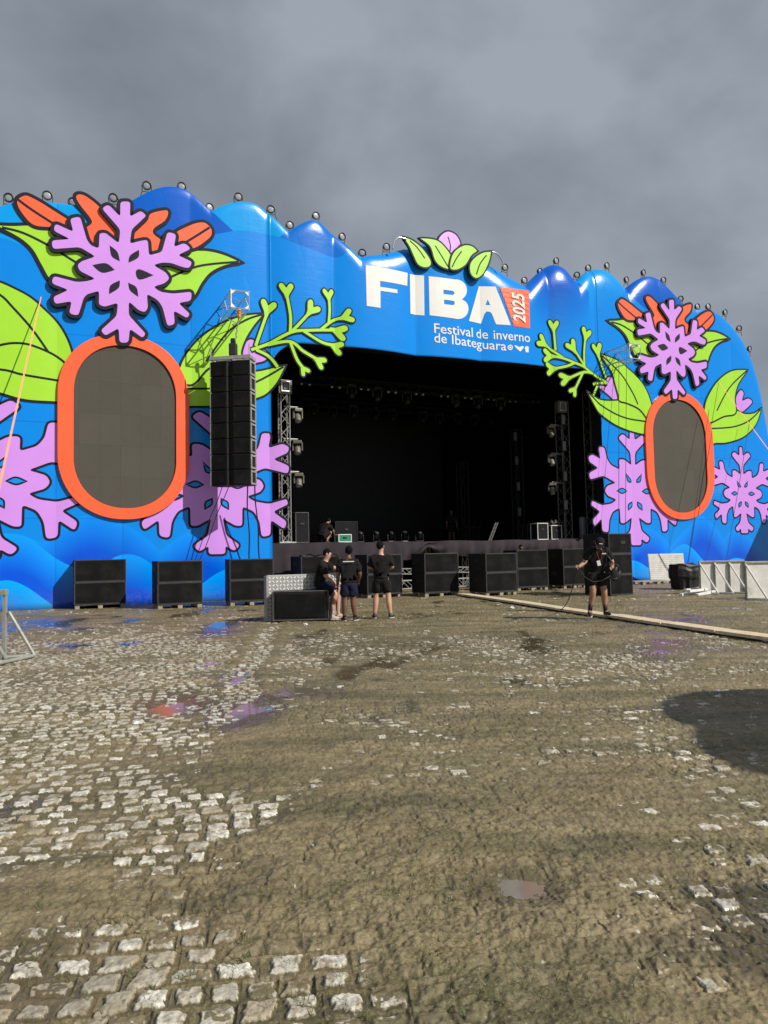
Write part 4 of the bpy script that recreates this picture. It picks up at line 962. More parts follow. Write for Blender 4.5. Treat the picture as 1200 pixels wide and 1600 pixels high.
case('equipment_case', 536, -1.6, (.52, .4, .28), M_green, M_pipe, 'small green case with a pale rim on the stage lip', 'case')
case('amplifier_rack', 538, -2.6, (.95, .5, .82), M_led, M_ring, 'long black rack on the stage behind the small green case', 'rack')
case('side_fill_speaker', 469, -1.6, (.50, .5, 1.12), M_blk2, M_worn, 'tall black side fill speaker with grey edges by the left tower', 'speaker')
case('dark_case', 826, -3.2, (.4, .4, .75), M_blk2, M_ring, 'dark case left of the white edged flight cases', 'case')
bm = B()
nu = 12
g = [[bm.verts.new((-.28 + .56 * i / nu, -.24 + .48 * j / nu, .14 * math.sin(i * 1.1 + 1) * math.sin(j * .9 + .5) * (1 if 0 < i < nu and 0 < j < nu else .2) + .10 * (1 - ((i - 6) / 6) ** 2) * (1 - ((j - 6) / 6) ** 2))) for j in range(nu + 1)] for i in range(nu + 1)]
for i in range(nu):
    for j in range(nu): bm.faces.new((g[i][j], g[i + 1][j], g[i + 1][j + 1], g[i][j + 1]))
o = obj('crumpled_cloth', bm, mat('grey_cloth', (.09, .085, .08), rough=.9, var=.2), smooth=True); o.location = deck_at(864.5, -2.0) + Vector((0, 0, .76)); o.rotation_euler.z = ANG
so_ = o.modifiers.new('thick', 'SOLIDIFY'); so_.thickness = .012
tag(o, 'crumpled grey cloth heaped on the right white edged flight case', 'cloth')
fl0 = make_head(M_fixd)
for k, x in enumerate((562, 587, 611, 632, 655)):
    o = fl0 if k == 0 else copy_tree(fl0); o.location = deck_at(x, -7.0) + Vector((0, 0, .37)); o.rotation_euler = (math.pi, 0, ANG + R(180 + random.uniform(-20, 20)))
    tag(o, 'black stage light on the deck by the back wall, %s from the left' % ORD[k], 'stage light', 'moving head lights on the deck')
bm = B(); p0 = Vector((0, 0, 0)); tube(bm, (0, 0, 0), (.42, 0, .85), .03, 6); tube(bm, (.12, 0, 0), (.54, 0, .85), .03, 6)
for i in range(5): tube(bm, (.42 * i / 5, 0, .85 * i / 5), (.12 + .42 * (i + 1) / 5, 0, .85 * (i + 1) / 5), .018, 5)
o = obj('leaning_ladder_frame', bm, M_shaded); o.location = deck_at(763, -3.0); o.rotation_euler.z = ANG; tag(o, 'short lattice frame leaning at an angle at the middle of the stage', 'frame')
bm = B(); lathe(bm, [(.14, 0), (.16, .05), (.16, 1.0), (.13, 1.08), (.05, 1.10)], Vector((0, 0, 1)).to_track_quat('Z', 'Y'), (0, 0, 0), 16)
o = obj('pale_drum', bm, mat('drum_grey', (.42, .43, .42), rough=.4, var=.15), smooth=True); o.location = deck_at(911, -2.6); tag(o, 'upright pale cylinder standing between the right truss towers', 'drum')
bm = B()
for i in range(8): tube(bm, (i * .14, 0, 0), (i * .14 + .02, 0, 1.0 + .25 * math.sin(i * 2)), .018, 5)
tube(bm, (0, 0, .8), (1.0, 0, .8), .02, 5)
o = obj('stand_rack', bm, M_dim); o.location = deck_at(728, -8.2); o.rotation_euler.z = ANG; tag(o, 'dark row of upright stands beside the rear tower', 'stands')

# ------------------------------------------------------------------ line array on its truss arm
def arm(x, y, d, wd, lab):
    s, h = loc(x, y, d); o = empty('box_truss', lab, 'truss', L3(s, 0, h), ANG, 'truss arms on the stage front')
    bm = B(); truss(bm, (0, .3, 0), (0, -d, 0), wd, .026, wd * .8, n=8); obj('lattice', bm, M_alu, o)
    bm = B(); hw = wd / 2
    for a in range(4):
        ca, sa = math.cos(a * math.pi / 2), math.sin(a * math.pi / 2)
        c = [(hw, hw * .45), (hw, hw), (hw * .45, hw)]
        f = [bm.verts.new((ca * u - sa * v, -d - .012, sa * u + ca * v)) for u, v in c]; bm.faces.new(f)
    r = bmesh.ops.extrude_face_region(bm, geom=bm.faces[:])
    for v in [g for g in r['geom'] if isinstance(g, bmesh.types.BMVert)]: v.co.y += .02
    obj('end_gusset', bm, M_pipe, o); return s, h
DA = 1.75
as_, ah = arm(375, 468, DA, .58, 'silver box truss arm with an orange hook above the hanging speaker column')
arm(992, 549, 1.5, .62, 'silver box truss arm beside the right snowflake')
arr = empty('line_array', 'hanging black column of eight line array speakers left of the stage opening', 'line array', (0, 0, 0), R(-10))
PA = 1.25
at_, ab_ = loc(364.5, 567, PA), loc(364.5, 760, PA)
ac = L3(at_[0], PA, 0); arr.location = (ac.x, ac.y, ab_[1]); AH = at_[1] - ab_[1]; ch = AH / 8
for k in range(8):
    z0 = AH - (k + 1) * ch; W_, D_ = 1.34, .66
    bm = B()
    zz0, zz1 = z0 + .012, z0 + ch - .012
    prof = [(-W_ / 2, D_ / 2 - .12), (-W_ / 2, -D_ / 2 + .06), (-.10, -D_ / 2), (-.05, -D_ / 2 + .10), (.05, -D_ / 2 + .10), (.10, -D_ / 2), (W_ / 2, -D_ / 2 + .06), (W_ / 2, D_ / 2 - .12), (.3, D_ / 2), (-.3, D_ / 2)]
    lo = [bm.verts.new((x, y, zz0)) for x, y in prof]; hi = [bm.verts.new((x, y, zz1)) for x, y in prof]; n = len(prof)
    for i in range(n): bm.faces.new((lo[i], lo[(i + 1) % n], hi[(i + 1) % n], hi[i]))
    bm.faces.new(hi); bm.faces.new(lo[::-1]); c = obj('cabinet', bm, M_cab, arr)
    bm = B()
    for (xa, xb) in ((-W_ / 2 + .03, -.13), (.13, W_ / 2 - .03)):
        ya = -D_ / 2 + .06 * (abs((xa + xb) / 2) - .1) / (W_ / 2 - .1) - .012
        box(bm, ((xa + xb) / 2, ya, (zz0 + zz1) / 2), (xb - xa, .012, zz1 - zz0 - .04), .004, rot=Matrix.Rotation(R(-7 if xa < 0 else 7), 3, 'Z'))
    obj('grille', bm, M_gril, c)
    bm = B()
    for sx in (-1, 1):
        x = sx * (W_ / 2 + .016)
        for (yy, zc, sy, sz) in ((-.24, (zz0 + zz1) / 2, .07, ch - .03), (.16, (zz0 + zz1) / 2, .07, ch - .03), (-.04, zz0 + .045, .33, .06), (-.04, zz1 - .045, .33, .06)):
            box(bm, (x, yy, zc), (.03, sy, sz), .006)
    obj('rigging_plate', bm, M_alud, c)
bm = B()
for yy in (-.28, .2): box(bm, (0, yy, AH + .10), (1.40, .07, .12), .01)
for xx in (-.66, 0, .66): box(bm, (xx, -.04, AH + .10), (.07, .42, .11), .01)
for xx in (-.66, .66): tube(bm, (xx, -.28, AH + .1), (xx, -.28, AH + .5), .02, 6)
obj('bumper_frame', bm, M_alud, arr)
for k, (px, off) in enumerate(((300, -.45), (309, -.25), (381, .35), (399, .6))):
    bm = B(); b0 = ac + Vector((off, .35, ab_[1] + .1)); e_ = S((304, 312, 390, 406)[k], 876, .55); mid = (b0 + e_) / 2 + Vector((.02, 0, -.1))
    path_tube(bm, catmull_pts([b0, mid, e_]) if False else [b0.lerp(e_, u / 10) + Vector((.02 * math.sin(u * .9 + k), 0, 0)) for u in range(11)], .014 if k < 2 else .022, 6)
    tag(obj('hanging_cable', bm, M_cable), 'thin black cable hanging from the speaker column, %s from the left' % ORD[k], 'cable', 'cables hanging from the speaker column')
hk = empty('chain_hoist', 'orange hook and chain hoist between truss arm and hanging speakers', 'chain hoist', (0, 0, 0))
top = L3(as_, DA - .12, ah - .3); hk.location = top; bot = Vector((ac.x, ac.y, at_[1] + .25)); lw = bot - top
bm = B(); box(bm, lw + Vector((0, 0, .18)), (.26, .24, .42), .05); box(bm, lw + Vector((0, 0, .46)), (.16, .16, .2), .04); obj('motor', bm, M_ring, hk)
bm = B(); k = 16
for i in range(k): tube(bm, lw * (i / k) + Vector((.02 * (i % 2), 0, 0)), lw * ((i + .9) / k) + Vector((.02 * (i % 2), 0, 0)), .022, 6)
obj('chain', bm, M_galv, hk)
bm = B(); ell(bm, (0, 0, -.08), (.075, .065, .12)); ell(bm, (0, 0, -.20), (.055, .05, .09)); obj('hook_block', bm, M_hook, hk, True)

# ------------------------------------------------------------------ subwoofers in front of the stage
def sub_cab(o, w_, dp, h, z0, name_parts=True):
    bm = B(); t_ = .05
    # shell with a recessed front
    box(bm, (0, .03, z0 + h / 2), (w_, dp - .06, h), .012)
    for zc in (z0 + t_ / 2, z0 + h - t_ / 2): box(bm, (0, -dp / 2 + .03, zc), (w_ - .004, .075, t_), .010)
    for sx in (-1, 1): box(bm, (sx * (w_ / 2 - t_ / 2), -dp / 2 + .029, z0 + h / 2), (t_, .074, h - .006), .010)
    obj('cabinet', bm, M_cab, o)
    bm = B(); box(bm, (0, -dp / 2 + .005, z0 + h / 2), (w_ - 2 * t_, .02, h - 2 * t_), .004); obj('grille', bm, M_gril, o)
    bm = B()
    for sx in (-1, 1):
        tube(bm, (sx * (w_ / 2 - .008), -dp / 2 - .004, z0 + .02), (sx * (w_ / 2 - .008), -dp / 2 - .004, z0 + h - .02), .010, 5)
    for zc in (z0 + .012, z0 + h - .012): tube(bm, (-w_ / 2 + .02, -dp / 2 - .004, zc), (w_ / 2 - .02, -dp / 2 - .004, zc), .010, 5)
    obj('edge_trim', bm, M_worn, o)
    bm = B()
    for sx in (-1, 1): box(bm, (sx * (w_ / 2 + .004), .05, z0 + h * .62), (.014, .24, .12), .006)
    obj('handle', bm, M_ring, o)
def pallet(p, rz, w_, dp, lab):
    o = empty('pallet', lab, 'pallet', p, rz, 'pallets under the subwoofers')
    bm = B(); k = 5
    for i in range(k): box(bm, (0, -dp / 2 + .05 + (dp - .1) * i / (k - 1), .115), (w_, .10, .022), .003)
    obj('deck_board', bm, M_pal, o)
    bm = B()
    for sx in (-1, 0, 1):
        for sy in (-1, 0, 1): box(bm, (sx * (w_ / 2 - .07), sy * (dp / 2 - .07), .052), (.13, .13, .10), .004)
    obj('block', bm, M_pal, o)
# photo: front-face left x, right x, top y, ground y, label
SUBS = [(116, 197, 874, 951, 'leftmost stack, against the blue wing', 'sub'), (245, 316, 876, 951, 'second stack from the left, under the oval window', 'sub'), (361.5, 429, 873, 946, 'third stack from the left, beside the wing edge', 'sub'),
        (469, 531, 868.5, 935, 'stack behind the aluminium plate', 'sub'), (573, 628, 866, 934, 'stack behind the man with folded arms', 'sub'), (664.5, 717, 864, 932, 'stack at the gathered skirt', 'sub'),
        (758, 808, 864, 931, 'stack at the end of the plank', 'sub'), (811.5, 857, 859, 923, 'stack with scratched middle edge under the flight cases', 'sub'), (880, 917, 857, 919, 'narrow stack left of the tall speaker tower', 'sub')]
for i, (x0, x1, yt, yb, lab, kd) in enumerate(SUBS):
    p = gnd((x0 + x1) / 2, yb); e_ = p - FP; d = e_.dot(FN)
    sa, sb = loc(x0, yb - 20, d)[0], loc(x1, yb - 20, d)[0]; top = loc((x0 + x1) / 2, yt, d)[1]; w_ = sb - sa; dp = 1.0
    c = L3((sa + sb) / 2, d - dp / 2, 0); c.z = gz(c.x, c.y) * .5
    rz = ANG + R((0, 2, -4, 3, 2, -1, 2, -5, 1)[i])
    pallet(c, rz, w_ * .98, dp * .96, 'worn wooden pallet under the subwoofer ' + lab)
    hh = (top - .135 - c.z) / 2
    for k in range(2):
        o = empty('subwoofer', '%s black subwoofer of the %s' % (('lower', 'upper')[k], lab), 'subwoofer', c + Vector((0, 0, .128 + k * (hh + .003))), rz + R(random.uniform(-.6, .6)), 'subwoofers along the stage')
        sub_cab(o, w_, dp, hh, 0)
# tall stack at the right
p = gnd(967, 931); d = (p - FP).dot(FN); sa, sb = loc(950, 900, d)[0], loc(988, 900, d)[0]; top = loc(968, 833, d)[1]; hh = (top - .03) / 3
c = L3((sa + sb) / 2, d - .55, 0)
for k in range(3):
    o = empty('subwoofer', '%s black cabinet of the tall stack behind the walking man' % ('bottom', 'middle', 'top')[k], 'subwoofer', c + Vector((0, 0, .02 + k * (hh + .002))), ANG + R(4), 'subwoofers along the stage'); sub_cab(o, sb - sa, 1.1, hh, 0)
    if k == 2:
        bm = B(); box(bm, (.12, -.562, hh * .55), (.20, .02, .10), .004); obj('connector_plate', bm, M_ring, o)
# loose cables on the fourth stack, frames beneath the deck
bm = B(); c = S(490, 869, 2.2)
pts = [S(468 + 6 * k, 868.5 + 2.2 * math.sin(k * 1.9) - 1, 2.0 + .25 * math.sin(k * 2.7)) for k in range(11)]
path_tube(bm, pts, .03, 6); tag(obj('cable_bundle', bm, M_cable, smooth=True), 'loose black cable bundle lying on the stack behind the aluminium plate', 'cable')
for (x, y, lab) in ((644, 922, 'folded silver lattice frame on the ground between two subwoofer stacks'), (724, 914, 'silver lattice frame on the ground right of the gathered skirt'), (868, 908, 'pale lattice frame beside the scratched subwoofer stack')):
    p = S(x, y, .2); p.z = .05; bm = B(); truss(bm, (-.5, 0, .25), (.5, 0, .25), .3, .02, .3); truss(bm, (-.45, .2, .75), (.4, .1, .72), .2, .018, .3); tube(bm, (-.4, 0, .4), (-.4, .2, .68), .02, 5); tube(bm, (.35, 0, .4), (.35, .1, .64), .02, 5)
    o = obj('lattice_frame', bm, M_alud); o.location = p; o.rotation_euler.z = ANG; tag(o, lab, 'lattice frame', 'lattice frames under the stage lip')

# ------------------------------------------------------------------ road case and chequer plate where the men stand
cp = gnd(470, 972); o = empty('road_case', 'low black road case on which the seated man rests', 'road case', (cp.x, cp.y, .0), R(3))
cw = 86 * cp.y / F; chh = 46 * cp.y / F
bm = B(); box(bm, (0, .33, chh / 2 + .03), (cw, .62, chh), .02); obj('body', bm, M_cab, o)
bm = B(); box(bm, (0, .018, chh / 2 + .03), (cw - .14, .03, chh - .14), .004); obj('grille', bm, M_gril, o)
bm = B()
for zc in (.045, chh + .02): tube(bm, (-cw / 2, .02, zc), (cw / 2, .02, zc), .014, 6)
for sx in (-1, 1): tube(bm, (sx * cw / 2, .02, .04), (sx * cw / 2, .02, chh + .02), .014, 6)
obj('edge_trim', bm, M_worn, o)
# plate
pl0, pl1 = gnd(418, 972), gnd(541, 962); o = empty('chequer_plate_ramp', 'bright aluminium chequer plate ramp standing on edge behind the road case', 'ramp', (pl0.x, pl0.y + .05, 0), 0)
dv = Vector((pl1.x - pl0.x, .75, 0)); ln = dv.length; o.rotation_euler.z = math.atan2(dv.y, dv.x); ph = 70 * pl0.y / F
bm = B(); box(bm, (ln / 2, 0, ph / 2 + .01), (ln, .03, ph), .004)
for i in range(int(ln / .085)):
    for j in range(int(ph / .085)):
        a = R(45 if (i + j) % 2 else -45)
        box(bm, (.05 + i * .085, -.017, .06 + j * .085), (.060, .012, .026), 0, rot=Matrix.Rotation(a, 3, 'Y'), mi=1)
obj('plate', bm, [M_plate, M_glint], o)
bm = B(); box(bm, (-.015, .10, ph / 2 + .01), (.03, .24, ph), .004); box(bm, (ln / 2, .10, ph + .02), (ln, .20, .02), .004); obj('folded_edge', bm, M_plate, o)

# ------------------------------------------------------------------ plank walkway
pk = [(722, 931.5), (800, 942.5), (880, 955), (960, 967), (1045, 980.5), (1130, 992.5), (1225, 1006), (1330, 1023)]
for i in range(len(pk) - 1):
    a, b_ = gnd(*pk[i]), gnd(*pk[i + 1]); dv = b_ - a; ln = dv.length; g = (a + b_) / 2
    bm = B(); box(bm, (0, 0, .05), (ln - .02, .36, .055), .006)
    for v in bm.verts: v.co.z += .006 * math.sin(v.co.x * 3 + i)
    pl = obj('plank', bm, M_wood); pl.location = (g.x, g.y, max(gz(a.x, a.y), gz(b_.x, b_.y)) * .5 + .012); pl.rotation_euler.z = math.atan2(dv.y, dv.x)
    tag(pl, 'pale wooden plank of the walkway across the mud, %s from the stage end' % ORD[i], 'plank', 'planks laid end to end on the mud')

# ------------------------------------------------------------------ barriers and rubbish at the sides
def barrier(p, rz, w_, h, label, m_=M_panel, nst=4, depth=1.0, side=-1):
    o = empty('crowd_barrier', label, 'barrier', p, rz, 'barriers at the right wing')
    bm = B(); box(bm, (0, 0, h / 2 + .02), (w_, .02, h - .06), .003); obj('panel', bm, m_, o)
    bm = B()
    for zc in (.03, h): box(bm, (0, -.03, zc), (w_ + .05, .05, .05), .006)
    for i in range(nst): box(bm, (-w_ / 2 + w_ * i / (nst - 1), -.03, h / 2 + .015), (.05, .05, h - .03), .006)
    obj('rail', bm, M_galv, o)
    for i in range(nst):
        x = -w_ / 2 + w_ * i / (nst - 1); bm = B()
        tube(bm, (x, -.05, h - .05), (x + .40, -depth, .06), .028, 8); tube(bm, (x, -.05, .04), (x + .42, -depth - .03, .04), .026, 8); obj('brace', bm, M_pipe, o)
    return o
def side_place(x, y): p = gnd(x, y); return p
p0, p1 = gnd(1099, 929), gnd(1178, 929); c = (p0 + p1) / 2
barrier((c.x, c.y + .4, 0), R(2), (p1 - p0).length, 1.03, 'silver braced crowd barrier with three bays, beside the white pipes', depth=.34)
p0 = gnd(1230, 936); barrier((p0.x, p0.y, 0), R(4), 2.4, 1.05, 'second braced crowd barrier cut by the right edge of the picture', depth=.34)
p = S(1043, 913, 1.2); p.z = 0; o = empty('white_board', 'pale ribbed board leaning upright against the blue wing', 'board', p, R(6)); wv = 58 * p.y / F; hv = 1.22
bm = B(); rt = Matrix.Rotation(R(-8), 3, 'X'); box(bm, (0, 0, hv / 2), (wv, .05, hv), .008, rot=rt)
for i in range(14): box(bm, rt @ Vector((0, -.03, -hv / 2 + .05 + i * hv / 14.5)) + Vector((0, 0, hv / 2)), (wv * .98, .012, .03), 0, rot=rt)
obj('panel', bm, M_panel, o)
bm = B(); pts = [rt @ Vector((-wv * .2 + .75 * u, -.05 - .02 * u, hv / 2 - 1.05 * u - .2 * math.sin(u * 3))) + Vector((0, 0, hv / 2)) for u in np.linspace(0, 1, 12)]
path_tube(bm, pts, .012, 5); tag(obj('draped_cable', bm, M_cable, smooth=True), 'thin black cable draped over the pale leaning board', 'cable').matrix_world = Matrix.Translation(p) @ Matrix.Rotation(R(6), 4, 'Z')
p = gnd(1079, 922); o = empty('covered_bundle', 'bundle of equipment under a creased black tarpaulin', 'covered bundle', (p.x, p.y + .5, 0), R(5)); bw = 40 * p.y / F
bm = B(); nn = 26; rings = []
for j in range(11):
    u = j / 10; row = []
    for i in range(nn):
        a = 2 * math.pi * i / nn; cs, sn = math.cos(a), math.sin(a); sup = (abs(cs) ** 4 + abs(sn) ** 4) ** -.25
        fold = 1 + .05 * math.sin(a * 7) * (1 - u) + .04 * math.sin(a * 11 + 1 + u * 2) - .16 * (1 - u) * (u < .45)
        sh = (1.0 if u < .9 else .93) * fold
        row.append(bm.verts.new((cs * sup * bw / 2 * sh, sn * sup * .5 * sh, .03 + u * (.84 + .05 * math.sin(a * 2 + .6) + .03 * math.sin(a * 5)))))
    rings.append(row)
for a, b_ in zip(rings, rings[1:]):
    for k in range(nn): bm.faces.new((a[k], a[(k + 1) % nn], b_[(k + 1) % nn], b_[k]))
bm.faces.new(rings[-1]); bm.faces.new(rings[0][::-1]); obj('tarpaulin', bm, M_tarp, o)
bm = B(); path_tube(bm, [(bw / 2 * math.cos(a) * 1.03, .52 * math.sin(a), .48) for a in np.linspace(0, 6.28, 24)], .015, 5); obj('tie_rope', bm, M_cable, o)
for k in range(7):
    p = gnd(1071 + 4.2 * k, 931 - 2.0 * (k % 3)); bm = B(); box(bm, (0, 0, 0), (1.25 + .2 * (k % 3), .11, .08), .012)
    o = obj('white_pipe', bm, M_pipe); o.location = (p.x + .35, p.y + .4, .06 + .085 * (k % 2)); o.rotation_euler = (0, R(-3 + 3 * (k % 2)), R(38 + 9 * (k % 3)))
    tag(o, 'white pipe in the pile before the black bundle, %s from the left' % ORD[k], 'pipe', 'white pipes piled by the bundle')
p = S(1015, 915, 1.9); p.z = 0; pallet(p, ANG, 1.7, 1.0, 'empty wooden pallet on the ground before the right blue wing')
# braced frame at the left edge
p = gnd(10, 1031); o = empty('braced_barrier', 'grey steel braced barrier end at the left edge of the picture', 'barrier', (p.x, p.y, 0), 0); h = 106 * p.y / F
bm = B()
for dx in (-.14, -.03): box(bm, (dx, 0, h / 2), (.055, .05, h), .006)
box(bm, (-.75, 0, h - .02), (1.5, .09, .09), .008); box(bm, (-.9, 0, .03), (1.8, .05, .05), .006); obj('upright', bm, M_galv, o)
bm = B(); box(bm, (-1.0, .012, h / 2), (1.65, .012, h - .2), .002); obj('panel', bm, M_alud, o)
q = gnd(54, 1028) - p; q2 = gnd(-22, 1045) - p
bm = B(); tube(bm, (.03, 0, h - .32), (q.x, q.y, .04), .028, 8); obj('brace', bm, M_galv, o)
bm = B(); tube(bm, (-.05, 0, .04), (q.x, q.y, .04), .026, 8); tube(bm, (q2.x, q2.y, .04), (q.x, q.y, .04), .028, 8); tube(bm, (-.28, -.02, .5), (gnd(10, 1036).x - p.x, gnd(10, 1036).y - p.y, .05), .026, 8); obj('foot_frame', bm, M_galv, o)

# tie-down straps
for (a, b_, da, db, lab) in (((64, 464), (8, 720), .04, 2.6, 'orange tie-down strap running from the left printed leaf'), ((1122, 596), (1215, 722), .04, 3.0, 'orange tie-down strap running off at the right printed leaf')):
    p, q = S(*a, da), S(*b_, db); q = p + (q - p) * 1.25; bm = B(); dv = (q - p).normalized(); sd = dv.cross(FN).normalized() * .03; nn = FN * .006
    vs = [bm.verts.new(v) for v in (p - sd * .5, p + sd * .5, q + sd, q - sd, p - sd * .5 + nn, p + sd * .5 + nn, q + sd + nn, q - sd + nn)]
    for f in ((0, 1, 2, 3), (7, 6, 5, 4), (0, 4, 5, 1), (1, 5, 6, 2), (2, 6, 7, 3), (3, 7, 4, 0)): bm.faces.new([vs[i] for i in f])
    tag(obj('tie_down_strap', bm, M_strap), lab, 'strap')
for (a, b_, lab) in (((1108, 640), (1072, 900), 'long thin dark rope crossing the right oval window'), ((1172, 655), (1130, 905), 'thin dark rope on the right blue wing beside the second leaf'), ((967, 560), (967, 840), 'left of two thin ropes hanging below the right truss arm'), ((979, 560), (977, 840), 'right of two thin ropes hanging below the right truss arm')):
    p, q = S(*a, .5), S(*b_, 1.0); bm = B(); path_tube(bm, [p.lerp(q, u / 8) for u in range(9)], .012, 5); tag(obj('guy_rope', bm, M_cable), lab, 'rope')

# litter
for k, (x, y, sc) in enumerate(((477, 977, .05), (800, 951, .06), (212, 1132, .03))):
    p = G(x, y); bm = B(); bmesh.ops.create_icosphere(bm, subdivisions=2, radius=sc)
    for v in bm.verts: v.co *= 1 + random.uniform(-.3, .25); v.co.z *= .6
    o = obj('paper_scrap', bm, M_pipe); o.location = p + Vector((0, 0, sc * .4)); tag(o, ('small crumpled white paper scrap before the road case', 'crumpled white scrap lying below the plank walkway', 'tiny pale scrap among the exposed stones')[k], 'litter')

# ------------------------------------------------------------------ people
def skin_mesh(verts, edges, radii, sub=2):
    me = bpy.data.meshes.new('sk'); me.from_pydata([tuple(v) for v in verts], edges, []); o = bpy.data.objects.new('sk', me); COL.objects.link(o)
    o.modifiers.new('s', 'SKIN')
    for i, r_ in enumerate(radii):
        sv = me.skin_vertices[0].data[i]; sv.radius = r_ if isinstance(r_, tuple) else (r_, r_); sv.use_root = (i == 0)
    ss = o.modifiers.new('u', 'SUBSURF'); ss.levels = sub; ss.render_levels = sub
    dg = bpy.context.evaluated_depsgraph_get(); dg.update(); out = bpy.data.meshes.new_from_object(o.evaluated_get(dg))
    bpy.data.objects.remove(o); bpy.data.meshes.remove(me)
    return out
def chain(pts, rad):
    return pts, [(i, i + 1) for i in range(len(pts) - 1)], rad
def person(pos, rz, J, skin, shirt, shorts, shoe, sock, label, cap=None, face=True, pants_to=.9, hairm=None):
    """J: joints in metres, x right, y forward, z up, from the ground point"""
    root = empty('person', label, 'person', pos, rz)
    V = lambda k: Vector(J[k])
    nm = ['pelvis', 'belly', 'chest', 'neck0', 'neck', 'chin', 'headm', 'headt', 'lsh', 'lel', 'lwr', 'lpalm', 'rsh', 'rel', 'rwr', 'rpalm', 'lhip', 'lkn', 'lcalf', 'lan', 'lball', 'rhip', 'rkn', 'rcalf', 'ran', 'rball']
    for s in 'lr':
        J[s + 'palm'] = tuple(V(s + 'wr') + (V(s + 'wr') - V(s + 'el')).normalized() * .07 if s + 'hd' not in J else V(s + 'wr') + Vector(J[s + 'hd']).normalized() * .07)
        k_, a_ = V(s + 'kn'), V(s + 'an'); fw = Vector(J.get(s + 'toe', (0, 1, 0))).normalized()
        J[s + 'calf'] = tuple(k_.lerp(a_, .32) - fw * .022)
        J[s + 'ball'] = tuple(a_ + fw * .14 + Vector((0, 0, -.055)))
    hd = V('headm') - V('neck'); face_d = Vector(J.get('face', (0, 1, 0))).normalized()
    J['neck0'] = tuple(V('chest').lerp(V('neck'), .62)); J['chin'] = tuple(V('neck') + hd * .45 + face_d * .012); J['headt'] = tuple(V('headm') + hd.normalized() * .075)
    rad = dict(pelvis=(.145, .105), belly=(.140, .100), chest=(.155, .105), neck0=.075, neck=.056, chin=.068, headm=(.082, .094), headt=(.060, .068), lsh=.070, lel=.052, lwr=.036, lpalm=(.036, .020), rsh=.070, rel=.052, rwr=.036, rpalm=(.036, .020),
               lhip=.105, lkn=.068, lcalf=.072, lan=.044, lball=.034, rhip=.105, rkn=.068, rcalf=.072, ran=.044, rball=.034)
    ed = [('pelvis', 'belly'), ('belly', 'chest'), ('chest', 'neck0'), ('neck0', 'neck'), ('neck', 'chin'), ('chin', 'headm'), ('headm', 'headt')]
    for s in 'lr': ed += [('chest', s + 'sh'), (s + 'sh', s + 'el'), (s + 'el', s + 'wr'), (s + 'wr', s + 'palm'), ('pelvis', s + 'hip'), (s + 'hip', s + 'kn'), (s + 'kn', s + 'calf'), (s + 'calf', s + 'an'), (s + 'an', s + 'ball')]
    ix = {k: i for i, k in enumerate(nm)}
    body = skin_mesh([J[k] for k in nm], [(ix[a], ix[b_]) for a, b_ in ed], [rad[k] for k in nm])
    bm = B(); bm.from_mesh(body); bpy.data.meshes.remove(body)
    hm = V('headm'); upv = hd.normalized(); sdv = face_d.cross(upv).normalized()
    fd = upv.cross(sdv).normalized(); fd = fd if fd.dot(face_d) > 0 else -fd
    for v in bm.verts:      # nose, brow and chin pulled out of the head surface
        for (c, amt, rr) in ((hm + fd * .095 - upv * .012, .022, .028), (hm + fd * .085 - upv * .085, .012, .04), (hm + fd * .09 + upv * .03, .006, .05)):
            dist = (v.co - c).length
            if dist < rr: v.co += fd * amt * (1 - dist / rr)
    for s_ in (-1, 1): ell(bm, hm + sdv * s_ * .084 - upv * .008 - fd * .005, (.012, .022, .032), u=8, v=6)
    for s in 'lr':          # five separate fingers rooted in the palm, curled
        wr, pm = V(s + 'wr'), V(s + 'palm'); dr_ = (pm - wr).normalized(); side = dr_.cross(Vector((0, 1, 0) if abs(dr_.y) < .8 else (1, 0, 0))).normalized(); cu = side.cross(dr_).normalized() * (.5 if s == 'l' else .5)
        for f in range(5):
            if f < 4:
                b0 = pm + side * (.024 - .016 * f) + dr_ * .012; L_ = (.066, .076, .070, .054)[f]; dd = dr_
            else: b0 = wr.lerp(pm, .5) + side * .022; L_ = .052; dd = (dr_ * .7 + side * .8).normalized()
            p1 = b0 + dd * L_ * .45 + cu * .008; p2 = p1 + (dd + cu * .9).normalized() * L_ * .32; p3 = p2 + (dd * .5 + cu * 1.2).normalized() * L_ * .26
            fm = skin_mesh([b0 - dd * .012, p1, p2, p3], [(0, 1), (1, 2), (2, 3)], [.0095, .009, .008, .0065], 1); bm.from_mesh(fm); bpy.data.meshes.remove(fm)
    obj('body', bm, skin, root, True)
    # shirt
    ks = ['belly', 'hem', 'chest', 'neck0', 'lsh', 'lsl', 'rsh', 'rsl']
    T = {k: V(k) for k in ('belly', 'chest', 'neck0', 'lsh', 'rsh')}; T['hem'] = V('pelvis') + (V('pelvis') - V('belly')) * .42
    for s in 'lr': T[s + 'sl'] = V(s + 'sh').lerp(V(s + 'el'), .88)
    tr = dict(belly=(.200, .150), hem=(.215, .165), chest=(.215, .155), neck0=.095, lsh=.105, rsh=.105, lsl=.088, rsl=.088)
    sm = skin_mesh([T[k] for k in ks], [(0, 1), (0, 2), (2, 3), (2, 4), (4, 5), (2, 6), (6, 7)], [tr[k] for k in ks]); bm = B(); bm.from_mesh(sm); bpy.data.meshes.remove(sm)
    for v in bm.verts: v.co += v.normal * (.010 * math.sin(v.co.z * 42 + v.co.x * 23 + 2 * math.sin(v.co.y * 15)))
    sh = obj('shirt', bm, shirt, root, True)
